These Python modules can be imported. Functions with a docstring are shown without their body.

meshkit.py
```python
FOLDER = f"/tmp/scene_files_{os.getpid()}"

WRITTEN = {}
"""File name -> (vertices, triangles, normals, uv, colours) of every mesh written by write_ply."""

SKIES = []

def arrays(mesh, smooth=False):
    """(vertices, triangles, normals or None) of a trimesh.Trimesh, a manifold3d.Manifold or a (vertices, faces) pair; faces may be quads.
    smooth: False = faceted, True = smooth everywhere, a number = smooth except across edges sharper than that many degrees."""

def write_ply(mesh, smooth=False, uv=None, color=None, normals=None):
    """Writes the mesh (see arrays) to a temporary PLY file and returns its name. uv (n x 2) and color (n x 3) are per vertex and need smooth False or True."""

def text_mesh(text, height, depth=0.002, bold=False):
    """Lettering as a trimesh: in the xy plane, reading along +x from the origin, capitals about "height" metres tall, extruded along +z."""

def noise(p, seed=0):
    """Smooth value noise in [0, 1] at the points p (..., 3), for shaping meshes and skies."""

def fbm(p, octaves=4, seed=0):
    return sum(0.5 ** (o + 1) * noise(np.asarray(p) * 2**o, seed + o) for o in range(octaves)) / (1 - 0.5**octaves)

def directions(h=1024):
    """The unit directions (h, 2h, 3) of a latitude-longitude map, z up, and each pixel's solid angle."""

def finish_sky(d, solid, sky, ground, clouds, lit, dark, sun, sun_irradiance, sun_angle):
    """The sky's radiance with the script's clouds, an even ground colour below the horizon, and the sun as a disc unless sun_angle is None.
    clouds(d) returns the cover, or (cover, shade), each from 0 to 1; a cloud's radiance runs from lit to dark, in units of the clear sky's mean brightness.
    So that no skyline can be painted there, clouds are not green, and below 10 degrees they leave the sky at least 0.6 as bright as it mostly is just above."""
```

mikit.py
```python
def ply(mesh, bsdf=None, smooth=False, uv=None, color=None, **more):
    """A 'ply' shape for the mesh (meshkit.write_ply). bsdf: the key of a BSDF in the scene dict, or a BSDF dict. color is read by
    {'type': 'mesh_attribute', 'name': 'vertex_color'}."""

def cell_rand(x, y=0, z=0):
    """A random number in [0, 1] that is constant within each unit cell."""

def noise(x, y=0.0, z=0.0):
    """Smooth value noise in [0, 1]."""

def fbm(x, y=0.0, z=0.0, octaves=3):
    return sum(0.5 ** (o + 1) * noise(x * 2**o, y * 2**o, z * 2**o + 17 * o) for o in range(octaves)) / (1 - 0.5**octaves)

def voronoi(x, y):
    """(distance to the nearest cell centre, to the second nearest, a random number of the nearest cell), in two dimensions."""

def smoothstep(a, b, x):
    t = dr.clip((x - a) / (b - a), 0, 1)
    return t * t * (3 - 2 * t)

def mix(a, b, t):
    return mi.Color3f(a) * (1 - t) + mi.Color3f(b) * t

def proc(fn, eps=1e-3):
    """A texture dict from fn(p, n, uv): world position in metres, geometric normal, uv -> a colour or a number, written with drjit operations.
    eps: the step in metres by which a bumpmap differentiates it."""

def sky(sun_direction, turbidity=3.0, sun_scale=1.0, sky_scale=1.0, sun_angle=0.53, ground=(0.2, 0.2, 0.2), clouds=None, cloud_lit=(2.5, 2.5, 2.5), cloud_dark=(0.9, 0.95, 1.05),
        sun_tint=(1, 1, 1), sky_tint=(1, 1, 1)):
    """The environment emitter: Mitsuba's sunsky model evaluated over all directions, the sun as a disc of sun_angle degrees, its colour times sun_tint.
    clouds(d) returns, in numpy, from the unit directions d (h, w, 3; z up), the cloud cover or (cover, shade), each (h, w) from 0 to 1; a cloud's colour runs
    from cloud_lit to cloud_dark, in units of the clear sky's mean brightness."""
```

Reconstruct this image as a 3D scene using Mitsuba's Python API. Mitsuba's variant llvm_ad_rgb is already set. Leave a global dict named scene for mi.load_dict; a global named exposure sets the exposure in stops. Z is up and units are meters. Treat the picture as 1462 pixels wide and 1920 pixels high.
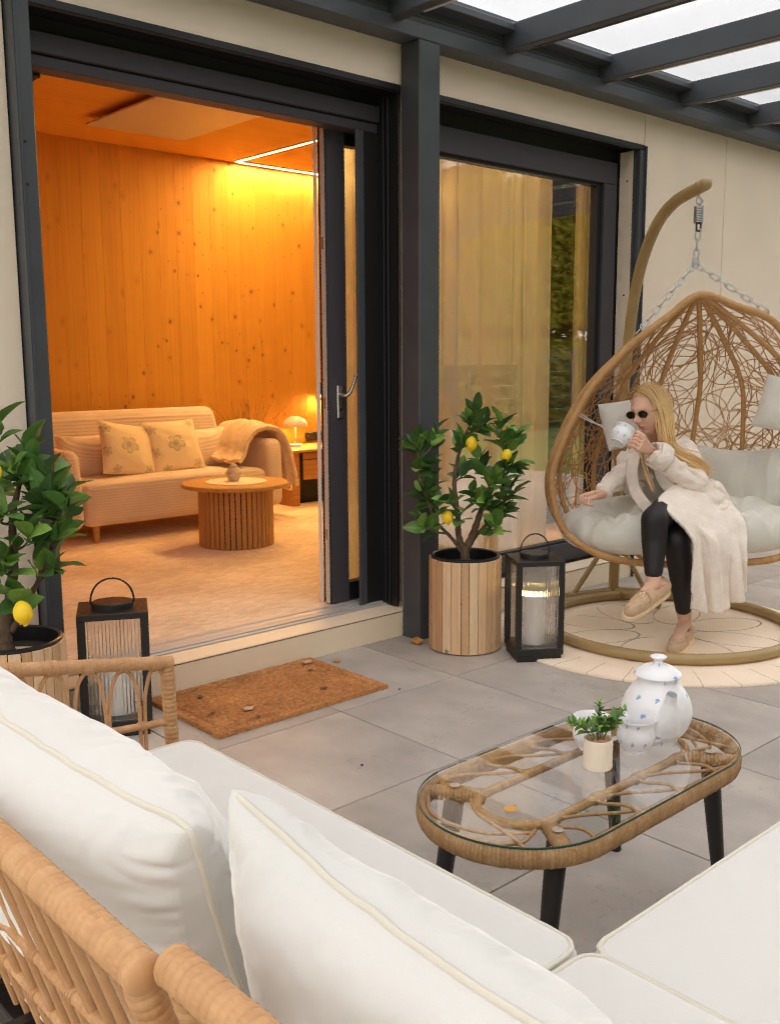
import math, random
import numpy as np
import trimesh
import drjit as dr
import mitsuba as mi
import mikit, meshkit
from mikit import proc, noise, fbm, voronoi, cell_rand, smoothstep, mix
from shapely.geometry import Polygon, Point, LineString

# ------------------------------------------------------------------ camera, sky, exposure
CAM = np.array([-2.7845, -2.6739, 1.2725])
YAW, PITCH, ROLL, FOCAL = 0.738, -0.15428, -0.004875, 1851.77
_f = np.array([math.sin(YAW) * math.cos(PITCH), math.cos(YAW) * math.cos(PITCH), math.sin(PITCH)])
_r = np.array([math.cos(YAW), -math.sin(YAW), 0.0])
_u = np.cross(_r, _f)
_up = -math.sin(ROLL) * _r + math.cos(ROLL) * _u
T = mi.ScalarTransform4f
scene, labels = {}, {}
scene['camera'] = {'type': 'perspective', 'fov': math.degrees(2 * math.atan(731 / FOCAL)), 'fov_axis': 'x',
                   'to_world': T().look_at(origin=CAM.tolist(), target=(CAM + _f).tolist(), up=_up.tolist()),
                   'near_clip': 0.05, 'far_clip': 300.0}
scene['daylight'] = mikit.sky([-0.45, -0.62, 0.75], turbidity=3.0, sun_scale=0.03, sun_angle=14,
                              clouds=lambda d: (np.ones(d.shape[:2]), 0.3 * (1 - d[..., 2])),   # evenly overcast, brighter overhead
                              sun_tint=(1.0, 0.93, 0.82), cloud_lit=(3.55, 3.42, 3.27), cloud_dark=(0.0, 0.0, 0.0))
exposure = 2.92

# ------------------------------------------------------------------ helpers
RNG = np.random.default_rng(7)
_count = {}


def key_for(name, parent=None):
    full = name if parent is None else parent + '__' + name
    n = _count.get(full, 0)
    _count[full] = n + 1
    return full if n == 0 else f'{full}_{n:03d}'


def tag(key, label=None, cat=None, group=None, kind=None):
    d = labels.setdefault(key, {})
    for k, v in (('label', label), ('category', cat), ('group', group), ('kind', kind)):
        if v:
            d[k] = v
    return key


def obj(name, mesh, bsdf, parent=None, smooth=False, label=None, cat=None, group=None, kind=None, uv=None, color=None, **more):
    k = key_for(name, parent)
    scene[k] = mikit.ply(mesh, bsdf, smooth=smooth, uv=uv, color=color, **more)
    if label or cat or group or kind:
        tag(k, label, cat, group, kind)
    return k


def thing(name, label, cat, group=None):
    k = key_for(name)
    return tag(k, label, cat, group)


def cat(ms):
    ms = [m for m in ms if m is not None]
    return trimesh.util.concatenate(ms)


def box(x0, x1, y0, y1, z0, z1, bevel=0.0):
    ext = np.array([x1 - x0, y1 - y0, z1 - z0], float)
    c = np.array([x1 + x0, y1 + y0, z1 + z0], float) / 2
    if bevel <= 0:
        m = trimesh.creation.box(ext)
    else:
        b = min(bevel, ext.min() * 0.45)
        pts = []
        for s in np.ndindex(2, 2, 2):
            s = np.array(s) * 2 - 1
            for k in range(3):
                p = s * (ext / 2 - b)
                p[k] = s[k] * ext[k] / 2
                pts.append(p)
        m = trimesh.convex.convex_hull(np.array(pts))
    m.apply_translation(c)
    return m


def rotz(m, a, about=(0, 0, 0)):
    m = m.copy()
    m.apply_transform(trimesh.transformations.rotation_matrix(a, [0, 0, 1], about))
    return m


def catmull(pts, n=8, closed=False):
    P = np.asarray(pts, float)
    if closed:
        Q = np.vstack([P[-1], P, P[0], P[1]])
    else:
        Q = np.vstack([2 * P[0] - P[1], P, 2 * P[-1] - P[-2]])
    out = []
    for i in range(1, len(Q) - 2):
        a, b, c, d = Q[i - 1], Q[i], Q[i + 1], Q[i + 2]
        for t in np.arange(n) / n:
            out.append(0.5 * (2 * b + (c - a) * t + (2 * a - 5 * b + 4 * c - d) * t * t + (3 * b - a - 3 * c + d) * t ** 3))
    if not closed:
        out.append(Q[-2])
    return np.array(out)


def tube(path, radius, sides=8, closed=False, cap=True, want_uv=False, rand=0.0, flat=None, up=None):
    """Swept tube: radius a number or one per point; flat=(a, b) scales the two axes of the section."""
    P = np.asarray(path, float)
    n = len(P)
    R = np.broadcast_to(np.asarray(radius, float), (n,)).copy()
    if closed:
        tan = np.roll(P, -1, 0) - np.roll(P, 1, 0)
    else:
        tan = np.gradient(P, axis=0)
    tan /= np.linalg.norm(tan, axis=1, keepdims=True) + 1e-12
    ref = np.array(up if up is not None else [0, 0, 1.0])
    if abs(tan[0] @ ref) > 0.95:
        ref = np.array([1.0, 0, 0])
    N = np.empty_like(P)
    v = ref - tan[0] * (ref @ tan[0])
    N[0] = v / np.linalg.norm(v)
    for i in range(1, n):
        if up is not None:
            v = ref - tan[i] * (ref @ tan[i])
        else:
            v = N[i - 1] - tan[i] * (N[i - 1] @ tan[i])
        N[i] = v / (np.linalg.norm(v) + 1e-12)
    B = np.cross(tan, N)
    if closed and up is None:
        v = N[-1] - tan[0] * (N[-1] @ tan[0])
        ang = math.atan2(v @ B[0], v @ N[0])
        for i in range(n):
            a = -ang * i / n
            N[i], B[i] = math.cos(a) * N[i] + math.sin(a) * B[i], -math.sin(a) * N[i] + math.cos(a) * B[i]
    th = np.arange(sides) / sides * 2 * np.pi
    fa, fb = flat if flat else (1, 1)
    V = P[:, None] + R[:, None, None] * (fa * np.cos(th)[None, :, None] * N[:, None] + fb * np.sin(th)[None, :, None] * B[:, None])
    V = V.reshape(-1, 3)
    s = np.concatenate([[0], np.cumsum(np.linalg.norm(np.diff(P, axis=0), axis=1))])
    uv = np.stack([np.repeat(s, sides), np.tile(th / (2 * np.pi), n) + rand], 1)
    F = []
    m = n if closed else n - 1
    i, j = np.meshgrid(np.arange(m), np.arange(sides), indexing='ij')
    a = i * sides + j
    b = i * sides + (j + 1) % sides
    c = ((i + 1) % n) * sides + (j + 1) % sides
    d = ((i + 1) % n) * sides + j
    F = np.concatenate([np.stack([a, d, c], -1).reshape(-1, 3), np.stack([a, c, b], -1).reshape(-1, 3)])
    if cap and not closed:
        k = len(V)
        V = np.vstack([V, P[0], P[-1]])
        uv = np.vstack([uv, [0, 0], [s[-1], 0]])
        j = np.arange(sides)
        F = np.vstack([F, np.stack([np.full(sides, k), j, (j + 1) % sides], 1),
                       np.stack([np.full(sides, k + 1), (n - 1) * sides + (j + 1) % sides, (n - 1) * sides + j], 1)])
    mesh = trimesh.Trimesh(V, F, process=False)
    return (mesh, uv) if want_uv else mesh


def tubes_uv(items):
    """Joins (mesh, uv) pairs."""
    m = trimesh.util.concatenate([a for a, _ in items])
    return m, np.vstack([b for _, b in items])


def resample(path, step, closed=False):
    P = np.asarray(path, float)
    if closed:
        P = np.vstack([P, P[0]])
    s = np.concatenate([[0], np.cumsum(np.linalg.norm(np.diff(P, axis=0), axis=1))])
    n = max(2, int(round(s[-1] / step)) + 1)
    t = np.linspace(0, s[-1], n)
    Q = np.stack([np.interp(t, s, P[:, k]) for k in range(3)], 1)
    return Q[:-1] if closed else Q


def wrapped(path, r, pitch=0.008, sides=10, closed=False, groove=0.14, flat=None, up=None, seed=0):
    """A core wound with flat cane: every turn has a raised back and a real groove to the next one."""
    rng = np.random.default_rng(seed)
    Q0 = resample(path, pitch, closed)
    n_ = len(Q0) if closed else len(Q0) - 1
    nxt = np.roll(Q0, -1, 0)[:n_]
    fr_ = np.array([0.0, 0.14, 0.5, 0.88])       # groove, proud edge, back, lower edge that the next turn covers
    Q = (Q0[:n_, None] * (1 - fr_[None, :, None]) + nxt[:, None] * fr_[None, :, None]).reshape(-1, 3)
    if not closed:
        Q = np.vstack([Q, Q0[-1]])
    k = np.arange(len(Q)) % 4
    rad = r * np.choose(k, [1 - 1.6 * groove, 1.0, 0.995, 1 - 0.35 * groove])
    turn = np.arange(len(Q)) // 4
    rad = rad * (1 + 0.05 * (rng.random(turn.max() + 1)[turn] - 0.5))
    return tube(Q, rad, sides, closed, want_uv=True, flat=flat, up=up, rand=rng.random() * 3)


def lathe(profile, n=40, center=(0, 0, 0), want_uv=False):
    """Revolves (r, z) points; open at both ends unless r = 0 there."""
    pr = np.asarray(profile, float)
    th = np.arange(n + 1) / n * 2 * np.pi
    V = np.stack([pr[:, None, 0] * np.cos(th), pr[:, None, 0] * np.sin(th), np.broadcast_to(pr[:, None, 1], (len(pr), n + 1))], -1).reshape(-1, 3) + np.asarray(center)
    s = np.concatenate([[0], np.cumsum(np.linalg.norm(np.diff(pr, axis=0), axis=1))])
    uv = np.stack([np.tile(th / (2 * np.pi), len(pr)), np.repeat(s, n + 1)], 1)
    i, j = np.meshgrid(np.arange(len(pr) - 1), np.arange(n), indexing='ij')
    a, b = i * (n + 1) + j, i * (n + 1) + j + 1
    c, d = b + n + 1, a + n + 1
    F = np.concatenate([np.stack([a, b, c], -1).reshape(-1, 3), np.stack([a, c, d], -1).reshape(-1, 3)])
    m = trimesh.Trimesh(V, F, process=False)
    return (m, uv) if want_uv else m


def grid_mesh(P, closed_u=False, uv=None):
    """P (n, m, 3) -> mesh and uv in grid units."""
    n, m = P.shape[:2]
    i, j = np.meshgrid(np.arange(n if closed_u else n - 1), np.arange(m - 1), indexing='ij')
    a, b = i * m + j, i * m + j + 1
    c, d = ((i + 1) % n) * m + j + 1, ((i + 1) % n) * m + j
    F = np.concatenate([np.stack([a, b, c], -1).reshape(-1, 3), np.stack([a, c, d], -1).reshape(-1, 3)])
    g = np.stack(np.meshgrid(np.linspace(0, 1, n), np.linspace(0, 1, m), indexing='ij'), -1).reshape(-1, 2)
    return trimesh.Trimesh(P.reshape(-1, 3), F, process=False), g


def thick(P, t):
    """A sheet (n, m, 3) given thickness t along its normals, closed round its border."""
    du, dv = np.gradient(P, axis=0), np.gradient(P, axis=1)
    N = np.cross(du, dv)
    N /= np.linalg.norm(N, axis=-1, keepdims=True) + 1e-12
    A, B = P + N * t / 2, P - N * t / 2
    n, m = P.shape[:2]
    fa, _ = grid_mesh(A)
    fb, _ = grid_mesh(B)
    F = [fa.faces, fb.faces[:, ::-1] + n * m]
    idx = np.arange(n * m).reshape(n, m)
    loop = np.concatenate([idx[0, :], idx[1:, -1], idx[-1, -2::-1], idx[-2:0:-1, 0]])
    nx = np.roll(loop, -1)
    F.append(np.stack([loop, loop + n * m, nx], 1))
    F.append(np.stack([nx, loop + n * m, nx + n * m], 1))
    return trimesh.Trimesh(np.vstack([A.reshape(-1, 3), B.reshape(-1, 3)]), np.vstack(F), process=False)


def frame(origin, x, y):
    x = np.asarray(x, float) / np.linalg.norm(x)
    y = np.asarray(y, float) - x * (x @ np.asarray(y, float))
    y /= np.linalg.norm(y)
    M = np.eye(4)
    M[:3, 0], M[:3, 1], M[:3, 2], M[:3, 3] = x, y, np.cross(x, y), origin
    return M


def put(m, M):
    m = m.copy()
    m.apply_transform(M)
    return m


def pillow(w, h, t, n=40, sag=0.0, power=0.5, wr=0.012, seed=0, pinch=0.06, flatness=0.35):
    """A stuffed pillow in its own frame: x width, y height, z thickness. Returns (mesh, uv, edge loop)."""
    g = np.linspace(-1, 1, n)
    g = np.sign(g) * np.abs(g) ** 0.8
    X, Y = np.meshgrid(g, g, indexing='ij')
    prof = np.clip((1 - np.abs(X) ** 2.4) * (1 - np.abs(Y) ** 2.4), 0, 1) ** power
    # sides drawn in between the corners
    x = X * (w / 2) * (1 - pinch * (1 - Y ** 2) * np.abs(X) ** 3)
    y = Y * (h / 2) * (1 - pinch * (1 - X ** 2) * np.abs(Y) ** 3) - sag * (1 - X ** 2) * np.clip(Y, 0, 1) ** 2
    q = np.stack([x * 6, y * 6, 0 * x + seed * 3.7], -1)
    w1 = meshkit.fbm(q, 4, seed) - 0.5
    # creases run towards the corners
    rad = np.hypot(X, Y)
    ang = np.arctan2(Y, X)
    cre = np.sin(ang * 14 + 5 * meshkit.noise(q * 0.5, seed + 5)) * np.clip(rad - 0.55, 0, 1) * (1 - prof)
    q2 = np.stack([x * 3.1 + 9, y * 11 + x * 4, 0 * x + seed], -1)
    w2 = np.abs(meshkit.fbm(q2, 3, seed + 9) - 0.5)
    top = t / 2 * prof + (wr * 1.3 * w1 + wr * 0.5 * cre + wr * 1.2 * w2) * (prof ** 0.5)
    e_ = np.minimum(1 - np.abs(X), 1 - np.abs(Y))
    along = np.where((1 - np.abs(X)) > (1 - np.abs(Y)), x, y)
    gat = np.abs(meshkit.noise(np.stack([along * 55, e_ * 2.2 + 7, 0 * x + seed], -1), seed + 2) - 0.5) - 0.25
    top = top + wr * 0.55 * gat * np.exp(-(e_ / 0.22) ** 2) * np.clip(e_ / 0.04, 0, 1)
    bot = -t / 2 * prof + wr * w1 * (prof ** 0.5) - wr * 0.55 * gat * np.exp(-(e_ / 0.22) ** 2) * np.clip(e_ / 0.04, 0, 1)
    A = np.stack([x, y, top], -1)
    B = np.stack([x, y, bot], -1)
    a, uv = grid_mesh(A)
    b, _ = grid_mesh(B)
    m = trimesh.Trimesh(np.vstack([a.vertices, b.vertices]), np.vstack([a.faces, b.faces[:, ::-1] + len(a.vertices)]), process=False)
    loop = np.concatenate([A[0, :-1], A[:-1, -1], A[-1, :0:-1], A[:0:-1, 0]])
    return m, np.vstack([uv, uv]), loop


def slab_cushion(x0, x1, y0, y1, z0, z1, corner=0.05, puff=0.012, n=46, seed=0, wr=0.006):
    """Boxed seat cushion: rounded plan, puffed faces. Returns (mesh, upper piping path, lower piping path)."""
    p = Polygon([(x0 + corner, y0 + corner), (x1 - corner, y0 + corner), (x1 - corner, y1 - corner), (x0 + corner, y1 - corner)]).buffer(corner, quad_segs=6)
    ring = np.array(p.exterior.coords)[:-1]
    ring = resample(np.c_[ring, 0 * ring[:, 0]], 0.02, True)[:, :2]
    c = np.array([(x0 + x1) / 2, (y0 + y1) / 2])
    rows = []
    zs = z1 - z0
    prof = [(0.0, 1.0 + 0), (0.25, 1.0), (0.5, 1.0), (0.7, 1.0), (0.85, 1.0), (0.93, 1.0), (0.97, 0.995), (0.99, 0.985), (1.0, 0.965)]
    for s, h in prof:
        P = c + (ring - c) * s
        d = 1 - s ** 4
        bump = puff * d + wr * (meshkit.fbm(np.c_[P * 5, np.full(len(P), seed)], 3, seed) - 0.5) * min(1, 6 * (1 - s) + 0.3)
        rows.append(np.c_[P, z0 + zs * h + bump])
    nrm = ring - np.roll(ring, 1, 0)
    nrm = np.c_[nrm[:, 1], -nrm[:, 0]]
    nrm /= np.linalg.norm(nrm, axis=1, keepdims=True)
    out = 1 if ((ring - c) * nrm).sum() > 0 else -1
    for h, b in ((0.9, 0.006), (0.7, 0.012), (0.5, 0.014), (0.3, 0.012), (0.12, 0.006), (0.04, 0.0)):
        wob = 0.006 * (meshkit.noise(np.c_[ring * 9, np.full(len(ring), h * 4)], seed) - 0.5)
        rows.append(np.c_[ring + out * nrm * (b + wob)[:, None], np.full(len(ring), z0 + zs * h)])
    rows.append(np.c_[c + (ring - c) * 0.97, np.full(len(ring), z0)])
    rows.append(np.c_[np.repeat(c[None], len(ring), 0), np.full(len(ring), z0)])
    m, _ = grid_mesh(np.stack(rows, 0).transpose(1, 0, 2), closed_u=True)
    m.fix_normals()
    up = np.c_[ring + out * nrm * 0.002, np.full(len(ring), z0 + zs * 0.968)]
    up[:, 2] += 0.0025 * (meshkit.noise(np.c_[ring * 40, np.zeros(len(ring))], seed + 3) - 0.5)
    lo = np.c_[ring + out * nrm * 0.002, np.full(len(ring), z0 + zs * 0.05)]
    return m, up, lo


def hull_chain(pts, rad, n=2):
    import manifold3d as m3
    ms = []
    for p, r in zip(pts, rad):
        ms.append(m3.Manifold.sphere(r, 20).translate(list(map(float, p))))
    bones = [m3.Manifold.batch_hull([ms[i], ms[i + 1]]) for i in range(len(ms) - 1)]
    return m3.Manifold.batch_boolean(bones, m3.OpType.Add)


def organic(manifolds, length=0.012, it=10, lamb=0.5):
    import manifold3d as m3
    m = m3.Manifold.batch_boolean(manifolds, m3.OpType.Add).refine_to_length(length)
    d = m.to_mesh()
    t = trimesh.Trimesh(d.vert_properties[:, :3], d.tri_verts, process=True)
    trimesh.smoothing.filter_taubin(t, lamb=lamb, nu=lamb + 0.02, iterations=it)
    return t


# ------------------------------------------------------------------ materials
def two(b):
    return {'type': 'twosided', 'bsdf': b}


def pr(color, rough=0.6, **k):
    c = color if isinstance(color, dict) else {'type': 'rgb', 'value': list(color)}
    return two({'type': 'principled', 'base_color': c, 'roughness': rough, **k})


def bumped(color, rough, fn, scale, eps=1e-3, **k):
    c = color if isinstance(color, dict) else {'type': 'rgb', 'value': list(color)}
    return two({'type': 'bumpmap', 'arbitrary': proc(fn, eps), 'scale': scale,
                'bsdf': {'type': 'principled', 'base_color': c, 'roughness': rough, **k}})


def c_tile(p, n, uv):
    t = cell_rand(dr.floor((p.x + 0.0) / 0.6), dr.floor(p.y / 0.6), 3.0)
    a = fbm(p.x * 2.3 + t * 40, p.y * 2.3 + t * 17, 0.0, 4)
    b = fbm(p.x * 14 + t * 90, p.y * 9, 4.0, 4)
    s = noise(p.x * 190, p.y * 190, 0.0)
    v = 0.72 + 0.36 * a + 0.20 * (b - 0.5) + 0.05 * (s - 0.5) + 0.06 * (t - 0.5)
    speck = smoothstep(0.80, 0.84, noise(p.x * 61, p.y * 61, 8.0)) * smoothstep(0.6, 0.7, noise(p.x * 7, p.y * 7, 2.0))
    return mix((0.375, 0.332, 0.298), (0.465, 0.418, 0.380), a) * v * (1 - 0.10 * speck)


def c_grain(axis_along, axis_across, base, dark, across=55.0, along=2.2, seed=0.0, amount=1.0):
    def f(p, n, uv):
        q = [p.x, p.y, p.z]
        a, c = q[axis_along], q[axis_across]
        o = q[3 - axis_along - axis_across]
        w = fbm(c * 7 + seed, a * 0.8, o * 7, 3)
        g = fbm(c * across + w * 5 + seed, a * along, o * across, 4)
        l = 0.5 + 0.5 * dr.sin(c * across * 3.1 + o * across * 2.7 + w * 16 + 2 * noise(a * 1.7, c * 8, seed))
        return mix(base, dark, dr.clip(amount * (0.55 * g + 0.35 * l * g + 0.25 * (w - 0.5)), 0, 1))
    return f


def c_clt(p, n, uv):
    # spruce lamella: fine vertical grain, scattered knots, tone of its own per board (boards are 0.145 m wide)
    t = cell_rand(dr.floor((p.x + 3.0) / 0.145), 1.0, 5.0)
    w = fbm(p.x * 5 + t * 30, p.z * 0.7, 1.0, 3)
    kx, kz = p.x * 6.2, p.z * 4.2 + t * 9
    d1, d2, r = voronoi(kx, kz)
    knot = (1 - smoothstep(0.02, 0.060 + 0.03 * r, d1)) * smoothstep(0.45, 0.5, r)
    halo = (1 - smoothstep(0.05, 0.22, d1)) * smoothstep(0.55, 0.6, r)
    e1, e2, r2 = voronoi(p.x * 15.0 + 4, p.z * 11.0 + t * 5)
    pin = (1 - smoothstep(0.04, 0.10, e1)) * smoothstep(0.86, 0.9, r2)
    g = fbm(p.x * 70 + w * 6 + halo * 3, p.z * 1.6, t * 9, 3)
    l = 0.5 + 0.5 * dr.sin(p.x * 260 + w * 22 + halo * 6)
    c = mix((0.66, 0.325, 0.050), (0.50, 0.215, 0.028), dr.clip(0.5 * g + 0.3 * l * g + 0.5 * (t - 0.4) + 0.3 * halo, 0, 1))
    many = 0.15 + 0.85 * smoothstep(0.38, 0.55, noise(p.x * 1.7, p.z * 1.1, 4.0))     # knots come in clusters
    return mix(c, (0.17, 0.065, 0.02), dr.clip((0.8 * knot + 0.6 * pin) * many, 0, 1))


def c_carpet(p, n, uv):
    a = fbm(p.x * 3.1, p.y * 3.1, 0.0, 4)
    b = fbm(p.x * 26, p.y * 60, 1.0, 3)
    s = noise(p.x * 330, p.y * 330, 0.0)
    return mix((0.58, 0.43, 0.29), (0.80, 0.64, 0.47), dr.clip(0.5 + 1.5 * (a - 0.5) + 1.1 * (b - 0.5) + 0.3 * (s - 0.5), 0, 1))


def c_cord(p, n, uv):
    s = 0.5 + 0.5 * dr.sin(uv.x * 2 * math.pi / 0.017)
    return mix((0.67, 0.54, 0.435), (0.78, 0.64, 0.53), s) * (0.88 + 0.24 * fbm(p.x * 9, p.y * 9, p.z * 9, 3))


def b_cord(p, n, uv):
    return dr.sin(uv.x * 2 * math.pi / 0.017)


def flower(u, v, cx, cy, r, petals=5.0, turn=0.0):
    dx, dy = u - cx, v - cy
    a = dr.atan2(dy, dx) + turn
    d = dr.sqrt(dx * dx + dy * dy) / r
    lobe = 0.55 + 0.45 * dr.abs(dr.cos(petals * 0.5 * a))
    inside = 1 - smoothstep(lobe * 0.86, lobe, d)
    vein = 0.5 + 0.5 * dr.cos(petals * 6 * a)
    core = 1 - smoothstep(0.12, 0.45, d)
    edge = inside * smoothstep(lobe * 0.6, lobe * 0.95, d)
    return dr.clip(inside * (0.25 + 0.25 * vein) + 0.45 * core * inside + 0.5 * edge, 0, 1)


def c_floral(p, n, uv):
    k = mi.Float(0.0)
    for cx, cy, r, tn in ((0.45, 0.52, 0.135, 0.3), (0.10, 0.80, 0.11, 1.0), (0.80, 0.12, 0.12, 0.1), (0.25, 0.08, 0.10, 2.0), (0.82, 0.86, 0.10, 0.7), (0.06, 0.42, 0.09, 0.4)):
        k = dr.maximum(k, flower(uv.x, uv.y, cx, cy, r, 5.0, tn))
    c = mix((0.80, 0.66, 0.46), (0.25, 0.25, 0.13), k * 0.75)
    return c * (0.93 + 0.14 * noise(p.x * 300, p.y * 300, p.z * 300))


def c_throw(p, n, uv):
    return mix((0.62, 0.46, 0.30), (0.85, 0.70, 0.52), fbm(p.x * 60, p.y * 60, p.z * 60, 3))


def c_cane(base, dark, light, pitch=0.008, vary=0.75):
    def f(p, n, uv):
        t = dr.floor(uv.x / pitch)
        r = cell_rand(t, dr.floor(uv.y), 2.0)
        fib = noise(uv.x * 90, uv.y * 40, r * 40)
        big = fbm(p.x * 9, p.y * 9, p.z * 9, 3)
        c = mix(base, dark, dr.clip(vary * r + 0.35 * (1 - vary) + 0.4 * (fib - 0.5) + 0.5 * (big - 0.5), 0, 1))
        return mix(c, light, smoothstep(0.6, 1.0, noise(p.x * 33, p.y * 33, p.z * 33)) * 0.5)
    return f


def c_white_cloth(p, n, uv):
    w = noise(p.x * 900, p.y * 900, p.z * 900)
    return mix((0.555, 0.543, 0.52), (0.62, 0.61, 0.588), 0.6 * fbm(p.x * 5, p.y * 5, p.z * 5, 3) + 0.4 * w)


def c_seat_cloth(p, n, uv):
    w = noise(p.x * 700, p.y * 700, p.z * 700)
    return mix((0.56, 0.545, 0.49), (0.68, 0.665, 0.605), 0.55 * fbm(p.x * 6, p.y * 6, p.z * 6, 3) + 0.45 * w)


def c_coat(p, n, uv):
    a = fbm(p.x * 22, p.y * 22, p.z * 22, 4)
    b = noise(p.x * 260, p.y * 260, p.z * 260)
    return mix((0.62, 0.53, 0.455), (0.82, 0.745, 0.67), dr.clip(0.9 * (a - 0.5) + 0.55 + 0.45 * (b - 0.5), 0, 1))


def b_coat(p, n, uv):
    return fbm(p.x * 130, p.y * 130, p.z * 130, 3)


def c_hair(p, n, uv):
    s = noise(uv.y * 40, uv.x * 3, 0.0)
    return mix((0.36, 0.20, 0.075), (0.74, 0.52, 0.25), dr.clip(0.2 + 0.5 * s + 0.9 * smoothstep(0.0, 0.22, uv.x) - 0.25, 0, 1))


def c_skin(p, n, uv):
    return mix((0.60, 0.345, 0.235), (0.70, 0.435, 0.315), fbm(p.x * 30, p.y * 30, p.z * 30, 3))


def c_suede(p, n, uv):
    return mix((0.44, 0.29, 0.18), (0.58, 0.41, 0.27), fbm(p.x * 60, p.y * 60, p.z * 60, 4))


def c_leaf(base, light):
    def f(p, n, uv):
        mid = 1 - smoothstep(0.0, 0.05, dr.abs(uv.y - 0.5))
        side = 0.5 + 0.5 * dr.cos((uv.x * 1.0 + dr.abs(uv.y - 0.5) * 0.7) * 75)
        t = fbm(p.x * 14, p.y * 14, p.z * 14, 2)
        return mix(base, light, dr.clip(1.1 * (t - 0.35) + 0.35 * mid + 0.12 * side, 0, 1))
    return f


def c_lemon(p, n, uv):
    return mix((0.82, 0.50, 0.008), (0.90, 0.66, 0.02), fbm(p.x * 25, p.y * 25, p.z * 25, 2))


def c_bark(p, n, uv):
    return mix((0.055, 0.032, 0.02), (0.19, 0.125, 0.075), fbm(p.x * 60, p.y * 60, p.z * 25, 4))


def c_slat(base, dark, seed):
    def f(p, n, uv):
        t = cell_rand(uv.x, 2.0, seed)
        w = fbm(p.x * 9 + t * 33, p.z * 2.0, p.y * 9, 3)
        g = fbm((p.x + p.y * 0.7) * 110 + w * 9 + t * 50, p.z * 5, (p.y - p.x) * 60, 3)
        e1, e2, r = voronoi((p.x + p.y) * 9 + t * 20, p.z * 5 + t * 13)
        k = (1 - smoothstep(0.03, 0.09, e1)) * smoothstep(0.8, 0.85, r)
        c = mix(base, dark, dr.clip(0.75 * g + 0.6 * (t - 0.5) + 0.3 * (w - 0.5), 0, 1))
        return mix(c, (0.12, 0.06, 0.03), k * 0.8)
    return f


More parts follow.
